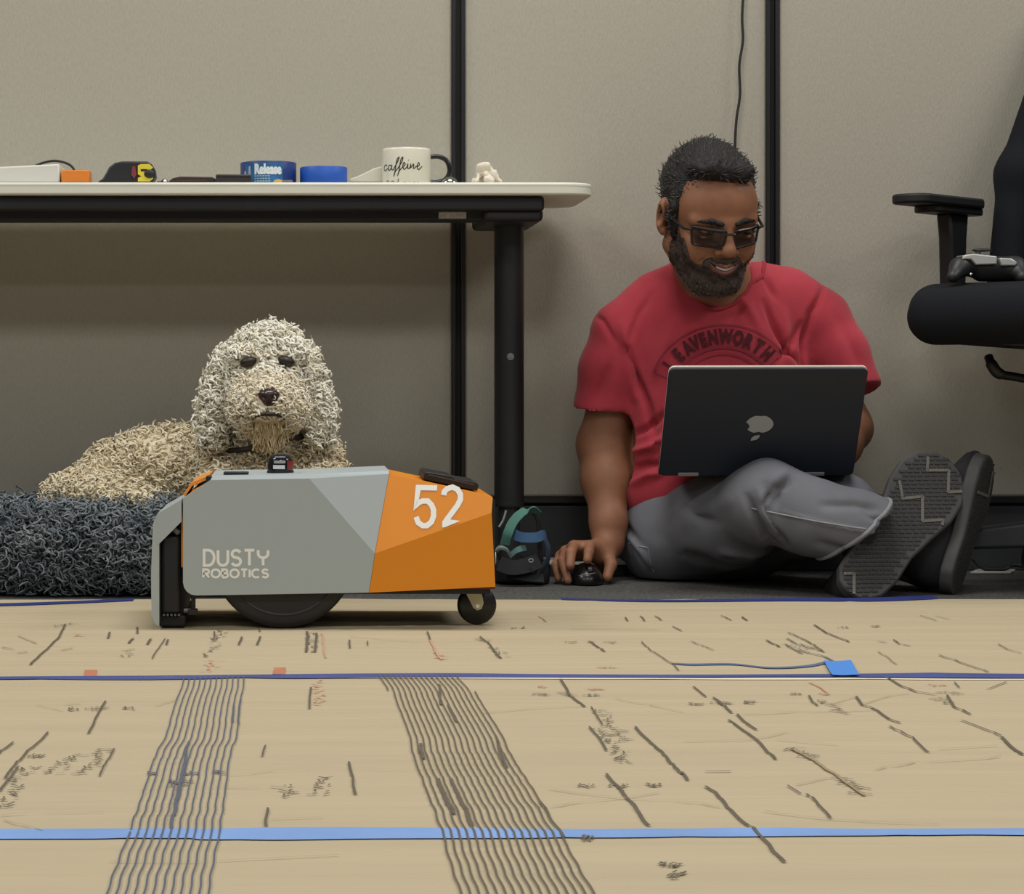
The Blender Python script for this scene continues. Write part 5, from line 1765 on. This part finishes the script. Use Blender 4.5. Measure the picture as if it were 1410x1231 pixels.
# the beard grows out of the skin itself: jaw stubble, moustache and a fuller goatee
bl = (BODY_V - np.array(Hc)) @ np.array(HM)
axx = np.abs(bl[:, 0])
cz_ = np.interp(axx, [0, .012, .022, .030, .036, .043, .052, .060, .066, .075], [-.0435, -.043, -.0455, -.050, -.060, -.062, -.056, -.036, .000, .010])
lipc = -.0655 + .012 * (axx / .028) ** 2
lipd = np.sqrt((axx / .026) ** 2 + ((bl[:, 2] - lipc) / .0105) ** 2) - 1
edge = np.minimum.reduce([(cz_ - bl[:, 2]) / .007, (bl[:, 2] + .138) / .010, (.012 - bl[:, 1]) / .010, np.where(bl[:, 1] < -.06, lipd * 1.6, 9), np.where(bl[:, 2] < -.085, (-.005 - bl[:, 1] - .4 * (-.085 - bl[:, 2])) / .02, 9), (.088 - axx) / .004])
near = (np.abs(bl[:, 0]) < .09) & (bl[:, 2] > -.145) & (bl[:, 2] < .02) & (bl[:, 1] < .03) & (bl[:, 1] > -.13)
ok = near & (edge > -.15) & ~((axx > .064) & (bl[:, 1] > -.016)) & ~(axx > .071)
selq = ok[BODY_Q].all(1)
q = BODY_Q[selq]
used = np.unique(q)
remap = np.full(len(BODY_V), -1); remap[used] = np.arange(len(used))
q = remap[q]
v = bl[used]
bn_ = (vnormals(BODY_V, BODY_Q) @ np.array(HM))[used]
e_ = np.clip(edge[used], 0, 1)
goat = np.exp(-((v[:, 0] / .030) ** 2 + ((v[:, 2] + .100) / .024) ** 2)) + .8 * ((np.abs(v[:, 0]) < .034) & (v[:, 2] > -.062))
v = v + bn_ * (.0003 + e_ * (.0006 + .0042 * np.clip(goat, 0, 1) + .0012 * vnoise(v * 150, 9) + .0008 * vnoise(v * 330, 10)))[:, None]
beard = link('beard', to_world(v), q, beardm, person, smooth=True, angle=180)
pts, nn = sample_surface(v, q, 3200)
lie = np.stack([pts[:, 0] * 2, np.full(len(pts), -.1), np.full(len(pts), -.9)], -1)
for nm, sel, m_ in (('beard_strands', pts[:, 2] > -.082, mat('beard_dark', (38, 32, 30), 0.7)), ('goatee_strands', pts[:, 2] <= -.082, mat('beard_grey', (84, 78, 78), 0.7, col2=(128, 122, 122), vscale=120))):
    path, rad = curls(pts[sel], nn[sel], .0075, .0006, .0006, .5, lie[sel], rng, seg=4, nw=.35, jit=.2)
    vs, qs = strands(path, rad)
    o = link(nm, to_world(vs), qs, m_, beard, smooth=True, angle=180)
    o['kind'] = 'stuff'
for s in (-1, 1):
    f = Field((-.07, -.125, .0), (.07, -.05, .05), .0018)
    f.chain([(s * .012, -.0975, .014), (s * .030, -.0950, .019), (s * .052, -.0800, .014)], [.0042, .0044, .0022], .004)
    v, q = f.mesh(1)
    n_ = vnormals(v, q)
    v = v + n_ * (.0012 * vnoise(v * 350, 11))[:, None]
    link('eyebrow', to_world(v), q, hairm, person, smooth=True, angle=180)
    e = HL(s * .032, -.0785, -.004)
    MB().ball(e, .0128, 20, 14).build('eye', mat('eye_white', (150, 138, 130), 0.3), person, smooth=True)
    MB().ball(HL(s * .032 + .001, -.0885, -.0075), (.0055, .004, .0055), 14, 8, HM).build('iris', mat('iris_dark', (22, 16, 14), 0.2), person, smooth=True)
    mbl = MB()
    for k in range(2):
        a_ = [HL(s * .032 + .0150 * math.cos(t), -.0775 - .0125 * math.sin(t), -.004 + (.0050 if k == 0 else -.0060)) for t in np.linspace(.15, math.pi - .15, 9)]
        mbl.tube(a_, [.0025 + .0022 * math.sin(math.pi * i / 8) for i in range(9)], 8)
    mbl.build('eyelid', skin, person, smooth=True)
# smiling mouth: dark opening, teeth, lips
def lipy(x):
    return -.1040 + 13.0 * x * x
xs_ = np.linspace(-.026, .026, 17)
up = [HL(x, lipy(x), -.0615 + .0095 * (x / .026) ** 2) for x in xs_]
lo_ = [HL(x, lipy(x) + .001, -.0690 + .0170 * (x / .026) ** 2) for x in xs_]
mid_ = [a.lerp(b, .62) + HM @ Vector((0, -.0008, 0)) for a, b in zip(up, lo_)]
MB().add(up + lo_, [(i, i + 1, 18 + i, 17 + i) for i in range(16)]).build('mouth', mat('mouth_dark', (34, 16, 16), 0.5), person, smooth=True)
up2 = [p + HM @ Vector((0, -.0008, -.0004)) for p in up]
MB().add(up2[3:14] + mid_[3:14], [(i, i + 1, 12 + i, 11 + i) for i in range(10)]).build('teeth', mat('teeth', (205, 190, 178), 0.3), person, smooth=True)
lipm_ = mat('lips', (110, 68, 62), 0.5)
MB().tube([p + HM @ Vector((0, .0005, .0018)) for p in up], [.0008 + .0018 * math.sin(math.pi * i / 16) for i in range(17)], 10).build('upper_lip', lipm_, person, smooth=True)
MB().tube([p + HM @ Vector((0, .0, -.0022)) for p in lo_], [.0008 + .0034 * math.sin(math.pi * i / 16) for i in range(17)], 10).build('lower_lip', lipm_, person, smooth=True)

# ---- glasses
gl = thing_child('glasses')
frm = mat('glasses_frame', (16, 15, 15), 0.35)
lens = mat('glasses_lens', (34, 34, 38), 0.06, alpha=0.60, spec=0.6)
GY = -.1085
for s in (-1, 1):
    pl = []
    for cx, cz, a0 in ((.0215, .0100, 0), (-.0215, .0100, 90), (-.019, -.0120, 180), (.019, -.0120, 270)):
        pl += [(s * .0335 + cx + .0045 * math.cos(R_(a0 + 22.5 * i)), cz + .0045 * math.sin(R_(a0 + 22.5 * i))) for i in range(5)]
    def gp3(x, z, dy=0):
        return HL(x, GY + dy + .9 * (abs(x) - .01) ** 2 / .1 * 1.3, z - .008)
    loop = [gp3(x, z) for x, z in pl] + [gp3(*pl[0])]
    rim = MB().tube(loop, .0019, 8, cap=False).build('rim', frm, gl, smooth=True)
    MB().add([gp3(x, z, .0003) for x, z in pl], [tuple(range(len(pl)))]).build('lens', lens, gl)
    MB().tube([gp3(s * .0335 - .022, .0142), gp3(s * .0335, .0150), gp3(s * .0335 + .022, .0142)], .0032, 8).build('brow_bar', frm, gl, smooth=True)
    MB().tube([gp3(s * .058, .009), HL(s * .070, -.072, .001), HL(s * .0785, -.02, .003), HL(s * .0815, .010, .004), HL(s * .080, .026, -.012)], [.0026, .0026, .0022, .002, .002], 8).build('temple', frm, gl, smooth=True)
MB().tube([HL(-.0105, GY, .0), HL(0, GY - .003, .0015), HL(.0105, GY, .0)], .0020, 8).build('bridge', frm, gl, smooth=True)

# ------------------------------------------------------------------ laptop
lap_ = thing('laptop', 'open black laptop with silver fruit emblem resting on the jeans', 'laptop', P(1041, 654, 3.83))
LB = P(1041, 655, 3.80)
top = P(1059, 508, 3.705)
vv = (top - LB); LH = vv.length; vv.normalize()
uu = Vector((1, .03, -.004)).normalized()
uu = (uu - vv * uu.dot(vv)).normalized()
nn_ = uu.cross(vv)
if nn_.y > 0:
    nn_ = -nn_
lw = .325
lidm = mat('laptop_black', (28, 34, 46), 0.45, spec=0.4)


def lp(u, v, n=0.0):
    return LB + uu * u + vv * v + nn_ * n


def rrect(w, h, r, n=5):
    out = []
    for cx, cy, a0 in ((w / 2 - r, h - r, 0), (-w / 2 + r, h - r, 90), (-w / 2 + r, r, 180), (w / 2 - r, r, 270)):
        out += [(cx + r * math.cos(R_(a0 + 90 * i / n)), cy + r * math.sin(R_(a0 + 90 * i / n))) for i in range(n + 1)]
    return out


rr_ = rrect(lw, LH, .009)
MB().prism([lp(u, v, 0) for u, v in rr_], nn_ * 0, nn_ * -.004).build('lid', lidm, lap_, bevel=0.0012)
MB().prism([lp(u * .997, v * .998 + .0030, -.0042) for u, v in rr_], nn_ * 0, nn_ * -.0035).build('lid_rim', mat('laptop_silver', (226, 222, 214), 0.35, metal=0.2), lap_, bevel=0.0006)
MB().prism([lp(u * .93, .012 + v * .90, -.0078) for u, v in rr_], nn_ * 0, nn_ * -.0006).build('screen', mat('screen_glow', (120, 130, 142), 0.2, emit=0.15), lap_)
# emblem, turned on its head as seen from behind the lid
ao = []
for t in np.linspace(0, 2 * math.pi, 60, endpoint=False):
    r = 1 + .06 * math.cos(2 * t) - .10 * math.exp(-((t - math.pi / 2) / .28) ** 2) - .14 * math.exp(-((t - 3 * math.pi / 2) / .25) ** 2)
    x, y = r * math.cos(t), r * math.sin(t) * .98
    x *= 1.0 - .10 * max(0, y)
    db = math.hypot(x + 1.12, y + .22)
    if db < .40:
        k = .40 / max(db, 1e-3)
        x, y = -1.12 + (x + 1.12) * k, -.22 + (y + .22) * k
    ao.append((x, y))
ec = ((1042 - 1046) * .00121, LH * (655 - 583) / 147.0)
sl_ = mat('emblem_silver', (152, 156, 158), 0.4, metal=0.15)
mb = MB()
sx_ = 18 * .00121
sy_ = 13.2 * .00121 * LH / (147 * .00119)
c0 = len(mb.v)
pts_ = [lp(ec[0] + x * sx_, ec[1] + y * sy_, .0005) for x, y in ao]
mb.add([lp(ec[0], ec[1], .0005)] + pts_, [(0, 1 + i, 1 + (i + 1) % len(pts_)) for i in range(len(pts_))])
lf = [(ec[0] + (-.62 + .75 * t) * sx_ * .8 + .0 , ec[1] - (1.75 - .62 * t) * sy_, ) for t in (0, .33, .66, 1)]
lf1 = [(-.52, -1.72), (-.50, -1.45), (-.30, -1.20), (.10, -1.10), (.12, -1.32), (-.08, -1.60)]
mb.add([lp(ec[0] + x * sx_, ec[1] + y * sy_, .0005) for x, y in lf1], [tuple(range(6))])
mb.build('emblem', sl_, lap_)
for pu in (-.114, .096):
    MB().prism([lp(pu - .017, .0015, .001), lp(pu + .017, .0015, .001), lp(pu + .017, .0075, .001), lp(pu - .017, .0075, .001)], nn_ * 0, nn_ * .003).build('case_clip', mat('clip_silver', (128, 128, 130), 0.4), lap_, bevel=0.0008)
# keyboard deck lying back on the thighs
bk = Vector((.16, .985, .10)).normalized()
bn = uu.cross(bk).normalized()
if bn.z < 0:
    bn = -bn
B0 = LB + nn_ * -.004
deck = MB().prism([B0 + uu * (-lw / 2) , B0 + uu * (lw / 2), B0 + uu * (lw / 2) + bk * .16, B0 + uu * (-lw / 2) + bk * .16], bn * 0, bn * .012).build('base', lidm, lap_, bevel=0.002)
MB().prism([B0 + uu * (-lw / 2 + .02) + bk * .02 + bn * .012, B0 + uu * (lw / 2 - .02) + bk * .02 + bn * .012, B0 + uu * (lw / 2 - .02) + bk * .10 + bn * .012, B0 + uu * (-lw / 2 + .02) + bk * .10 + bn * .012], bn * 0, bn * .001).build('keyboard', mat('keys_black', (16, 16, 17), 0.5), lap_)

# ------------------------------------------------------------------ mouse under the hand
mz = thing('computer_mouse', 'black computer mouse held under the resting hand', 'mouse', P(810, 800, 3.93))
mcx_ = P(809, 0, 3.93).x
f = Field((mcx_ - .05, 3.86, -.002), (mcx_ + .05, 4.02, .06), .0025)
f.ell((mcx_, 3.945, .006), (.028, .050, .030), .01)
f.ell((mcx_ - .004, 3.925, .006), (.026, .036, .026), .01)
f.cut((0, 0, .001), (0, 0, -1))
v, q = f.mesh(1)
link('shell', v, q, mat('mouse_black', (17, 17, 18), 0.3), mz, smooth=True, angle=60)
MB().tube([P(797, 793, 3.889), P(803, 791, 3.886), P(812, 790.5, 3.886), P(820, 789, 3.889)], [.0006, .001, .001, .0006], 8).build('front_line', mat('mouse_grey', (120, 120, 122), 0.3), mz, smooth=True)
MB().cyl((mcx_ - .003, 3.90, .026), (mcx_ + .003, 3.90, .026), .007, 14).build('scroll_wheel', mat('wheel_grey', (40, 40, 42), 0.5), mz, smooth=True)

# ------------------------------------------------------------------ office chair
CC = Vector((1.36, 3.83, 0))
CA = R_(-45)
chair = thing('office_chair', 'black swivel office chair with flat armrest and curved back', 'chair', CC)
cblack = mat('chair_fabric', (22, 24, 29), 0.85, bump=0.4, bscale=700, spec=0.2)
cplast = mat('chair_plastic', (19, 20, 22), 0.5)


def CLc(x, y, z):
    return Vector((CC.x + x * math.cos(CA) - y * math.sin(CA), CC.y + x * math.sin(CA) + y * math.cos(CA), z))


sz = .466
F = Field((CC.x - .42, CC.y - .42, .38), (CC.x + .42, min(CC.y + .42, 4.195), .60), .006)
for i in range(9):
    y = -.250 + i * .056
    w = .215 if 0 < i < 8 else .185
    dz = -.010 if i == 0 else 0
    F.cone(CLc(-w, y, sz + dz), CLc(w, y, sz + dz), .047, .047, .03)
V, Q = F.mesh(1)
V[:, 1] = np.minimum(V[:, 1], 4.197)
link('seat', V, Q, cblack, chair, smooth=True, angle=180)
MB().prism([CLc(-.15, -.13, .412), CLc(.15, -.13, .412), CLc(.17, .16, .402), CLc(-.17, .16, .402)], (0, 0, 0), (0, 0, .022)).build('seat_pan', cplast, chair, bevel=.006)
F = Field((CC.x - .30, CC.y - .30, .46), (CC.x + .55, 4.196, 1.22), .007)
for i in range(15):
    x = -.245 + i * .035
    e = abs(x) / .245
    y0 = .255 - .165 * e ** 2.5
    top_ = 1.14 - .10 * e ** 3
    lowz = .50
    a = CLc(x, y0, lowz)
    b = CLc(x * .92, y0 + .20, top_)
    m = CLc(x, y0 + .050, .72)
    for p in (a, b, m):
        p.y = min(p.y, 4.160)
    F.chain([a, m, b], [.030, .034, .028], .03)
V, Q = F.mesh(1)
V[:, 1] = np.minimum(V[:, 1], 4.196)
link('backrest', V, Q, cblack, chair, smooth=True, angle=180)
for s in (-1, 1):
    ax_, ay_ = s * .300, -.022
    armz = .655
    pol = rrect(.072, .235, .03)
    ar = MB().prism([CLc(ax_ + u, ay_ - .1325 + v, armz) for u, v in pol], (0, 0, 0), (0, 0, .017)).build('armrest', mat('arm_pad', (17, 18, 20), 0.6), chair, bevel=.004)
    MB().prism([CLc(ax_ + u * .8, ay_ - .065 + v * .72, armz - .012) for u, v in pol], (0, 0, 0), (0, 0, .013)).build('arm_plate', cplast, ar, bevel=.003)
    q = [(-.032, armz - .01), (.036, armz - .01), (.030, .60), (.026, .50), (.020, .42), (-.022, .42), (-.020, .50), (-.024, .60)]
    MB().prism([CLc(ax_ - .014 * s, ay_ + .030 + y, z) for y, z in q], Vector((0, 0, 0)), CLc(.028 * s, 0, 0) - CLc(0, 0, 0)).build('arm_post', cplast, chair, bevel=.005)
    MB().prism([CLc(s * .10, -.03, .40), CLc(s * .30, -.03, .415), CLc(s * .30, .05, .415), CLc(s * .10, .05, .40)], (0, 0, 0), (0, 0, .014)).build('arm_bracket', cplast, chair, bevel=.003)
MB().prism([CLc(-.10, -.12, .345), CLc(.10, -.12, .345), CLc(.11, .14, .345), CLc(-.11, .14, .345)], (0, 0, 0), (0, 0, .062)).build('tilt_mechanism', cplast, chair, bevel=.012)
lv = catmull([P(1361, 491, 3.80), P(1366, 503, 3.79), P(1375, 514, 3.79), P(1392, 518, 3.80), P(1425, 521, 3.82), P(1465, 505, 3.84)], 5)
MB().tube(lv, [.0075 + (.002 if 3 < i < 12 else 0) for i in range(len(lv))], 10).build('lever', cplast, chair, smooth=True)
MB().cyl((CC.x, CC.y, .09), (CC.x, CC.y, .36), .026, 24).build('gas_column', cplast, chair, smooth=True)
MB().lathe([(0, .06), (.045, .06), (.05, .09), (.04, .13), (0, .135)], CC, n=28).build('hub', cplast, chair, smooth=True)
for k in range(5):
    a = R_(96 + 72 * k)
    dx, dy = math.cos(a), math.sin(a)
    tx, ty = -dy, dx
    e = CC + Vector((dx * .285, dy * .285, 0))
    sarm = MB()
    pts = []
    for (rr, w, z0, z1) in ((.03, .028, .075, .128), (.285, .018, .062, .092)):
        for sx_, zz in ((-1, z0), (1, z0), (1, z1), (-1, z1)):
            pts.append((CC.x + dx * rr + tx * sx_ * w, CC.y + dy * rr + ty * sx_ * w, zz))
    sarm.add(pts, [(3, 2, 1, 0), (4, 5, 6, 7), (0, 1, 5, 4), (1, 2, 6, 5), (2, 3, 7, 6), (3, 0, 4, 7)])
    lg = sarm.build('leg', mat('chair_base', (52, 55, 62), 0.5), chair, bevel=.006)
    cs = MB()
    for s in (-1, 1):
        c1 = e + Vector((tx * s * .008, ty * s * .008, .028)); c2 = e + Vector((tx * s * .024, ty * s * .024, .028))
        cs.tube([c1, c1.lerp(c2, .15), c1.lerp(c2, .85), c2], [.024, .028, .028, .024], 24)
    cs.cyl((e.x, e.y, .03), (e.x, e.y, .075), .010, 12)
    cs.build('caster', mat('chair_caster', (13, 13, 14), 0.45), lg, smooth=True, angle=50)

# ------------------------------------------------------------------ hand-held controller on the seat
gz = sz + .047 - .0015
gc = P(1355, 388, 3.80)
gp_ = thing('game_controller', 'black and silver hand-held controller lying on the chair seat', 'controller', (gc.x, 3.80, gz))
F = Field((P(1290, 0, 3.8).x, 3.71, gz - .01), (P(1425, 0, 3.8).x, 3.90, gz + .07), .0028)
F.chain([P(1312, 381, 3.77), P(1322, 368, 3.79), P(1338, 362, 3.81)], [.010, .015, .016], .012)
F.chain([P(1338, 366, 3.80), P(1398, 368, 3.80)], [.017, .017], .01)
F.chain([P(1350, 378, 3.80), P(1400, 378, 3.80)], [.012, .012], .01)
F.chain([P(1398, 368, 3.80), P(1408, 382, 3.77)], [.015, .011], .012)
F.cut((0, 0, gz), (0, 0, -1))
V, Q = F.mesh(1)
link('grip_shell', V, Q, mat('controller_black', (30, 30, 33), 0.5), gp_, smooth=True, angle=60)
q = [(1324, 357), (1328, 351), (1340, 349.5), (1372, 353), (1372, 364), (1343, 365), (1336, 357)]
MB().prism([(P(x, y, 3.78).x, 3.776, P(x, y, 3.78).z) for x, y in q][::-1], (0, 0, 0), (0, .05, 0)).build('silver_plate', mat('controller_silver', (186, 188, 186), 0.35, metal=.2), gp_, bevel=.002)
q = [(1376, 355), (1392, 356), (1400, 361), (1398, 366), (1378, 366)]
MB().prism([(P(x, y, 3.78).x, 3.776, P(x, y, 3.78).z) for x, y in q][::-1], (0, 0, 0), (0, .05, 0)).build('silver_plate', MATS['controller_silver'], gp_, bevel=.002)
MB().cyl(P(1346, 352, 3.80), P(1347, 346, 3.80), .005, 12).build('thumb_stick', mat('stick_grey', (96, 96, 96), 0.5), gp_, smooth=True)
MB().ball(P(1352, 344.5, 3.80), (.017, .012, .003)).build('stick_cap', cplast, gp_, smooth=True)
MB().ball(P(1337, 378, 3.778), (.003, .002, .003)).build('button', chrome, gp_, smooth=True)

# ------------------------------------------------------------------ dog harness straps by the desk foot
har = thing('dog_harness', 'teal and blue strap harness heaped beside the desk foot', 'harness', (P(718, 0, 3.93).x, 3.94, 0))


def band(name, path, wdir, w, m, th=.0022):
    path = catmull([Vector(p) for p in path], 6)
    wd = Vector(wdir).normalized()
    mb = MB(); vs = []; fs = []
    n = len(path)
    for i, p in enumerate(path):
        t = (path[min(i + 1, n - 1)] - path[max(i - 1, 0)]).normalized()
        d = (wd - t * wd.dot(t)).normalized()
        q = t.cross(d) * th / 2
        for a, b in ((-1, -1), (1, -1), (1, 1), (-1, 1)):
            vs.append(p + d * (a * w / 2) + q * b)
    for i in range(n - 1):
        for k in range(4):
            fs.append((4 * i + k, 4 * i + (k + 1) % 4, 4 * i + 4 + (k + 1) % 4, 4 * i + 4 + k))
    fs += [(3, 2, 1, 0), (4 * n - 4, 4 * n - 3, 4 * n - 2, 4 * n - 1)]
    return mb.add(vs, fs).build(name, m, har, smooth=True)


teal = mat('strap_teal', (74, 122, 110), 0.8, bump=.3, bscale=900)
blue_s = mat('strap_blue', (58, 92, 128), 0.8, bump=.3, bscale=900)
navy_s = mat('strap_navy', (34, 50, 70), 0.8)
blk_s = mat('strap_black', (17, 18, 21), 0.8)
band('teal_strap', [P(695, 750, 3.90), P(699, 735, 3.895), P(707, 718, 3.90), P(719, 706, 3.905), P(731, 701, 3.91), P(740, 708, 3.93)], (1, 0, .35), .016, teal)
band('black_strap', [P(731, 702, 3.93), P(741, 715, 3.93), P(742, 740, 3.93), P(744, 770, 3.925), P(735, 795, 3.92)], (.5, .86, 0), .018, blk_s)
band('blue_strap', [P(708, 736, 3.90), P(720, 740, 3.885), P(738, 740, 3.885), P(749, 737, 3.90), P(752, 745, 3.93)], (0, .2, 1), .017, blue_s)
band('navy_strap', [P(748, 738, 3.905), P(755, 755, 3.90), P(753, 775, 3.90), P(742, 795, 3.91)], (.4, .9, 0), .020, navy_s)
band('grey_strap', [P(683, 758, 3.905), P(690, 754, 3.895), P(698, 757, 3.895), P(703, 766, 3.90)], (0, 1, .2), .014, mat('strap_grey', (120, 128, 126), 0.8), .004)
band('teal_strap', [P(703, 765, 3.895), P(713, 757, 3.885), P(724, 754, 3.89)], (0, .3, 1), .010, mat('strap_sage', (88, 122, 122), 0.8))
band('black_strap', [P(688, 776, 3.89), P(705, 782, 3.88), P(725, 779, 3.88), P(742, 772, 3.89)], (0, .4, 1), .026, blk_s, .006)
band('black_strap', [P(700, 790, 3.89), P(722, 795, 3.885), P(748, 797, 3.89)], (0, .6, 1), .016, blk_s, .006)
MB().tube([P(731, 772, 3.872) + Vector((.004 * math.cos(a), 0, .0028 * math.sin(a))) for a in np.linspace(0, 2 * math.pi, 13)], .0011, 8).build('ring', mat('ring_steel', (150, 150, 150), 0.5, metal=.6), har, smooth=True)
MB().tube(catmull([P(697, 703, 3.915), P(693, 716, 3.91), P(687, 726, 3.905)], 5), .0022, 8).build('hook', mat('hook_grey', (120, 124, 122), 0.4, metal=.5), har, smooth=True)
F = Field((P(690, 0, 3.9).x, 3.87, -.002), (P(760, 0, 3.9).x, 4.02, .06), .004)
F.ell(P(739, 800, 3.95), (.018, .045, .028), .01)
F.ell(P(746, 795, 3.97), (.016, .035, .030), .01)
F.cut((0, 0, .001), (0, 0, -1))
V, Q = F.mesh(1)
link('vest_padding', V, Q, blk_s, har, smooth=True, angle=180)

# ------------------------------------------------------------------ small things on the carpet
pad = thing('dark_notepad', 'slim dark pad with a white page edge lying behind the hand', 'notepad', (P(810, 0, 4.12).x, 4.12, 0))
xa, xb = P(757, 0, 4.08).x, P(862, 0, 4.08).x
MB().box(xa, xb, 4.08, 4.19, 0, .0215).build('cover', mat('pad_cover', (26, 27, 30), 0.6), pad, bevel=.001)
MB().box(xa, xb, 4.078, 4.19, .0215, .0255).build('page_edge', mat('pad_pages', (206, 204, 190), 0.7), pad)
pap = MB()
q = [P(1336, 790, 4.13), P(1392, 790, 4.13), P(1398, 780, 4.19), P(1345, 780, 4.19)]
pap.prism([(p.x, p.y, .001) for p in q], (0, 0, 0), (0, 0, .003))
tag(pap.build('paper_scrap', mat('scrap_white', (196, 196, 192), 0.7), bevel=.0005), 'flat white paper scrap on the carpet behind the shoes', 'paper')
cd = catmull([P(1340, 770, 4.17), P(1352, 782, 4.15), P(1368, 786, 4.15), P(1386, 783, 4.15), P(1400, 778, 4.17), P(1440, 790, 4.12)], 6)
tag(MB().tube([(p.x, p.y, max(p.z, .007)) for p in cd], .003, 8).build('floor_cord', MATS['cable_black'], smooth=True), 'short black cord looping over the white paper scrap', 'cord')
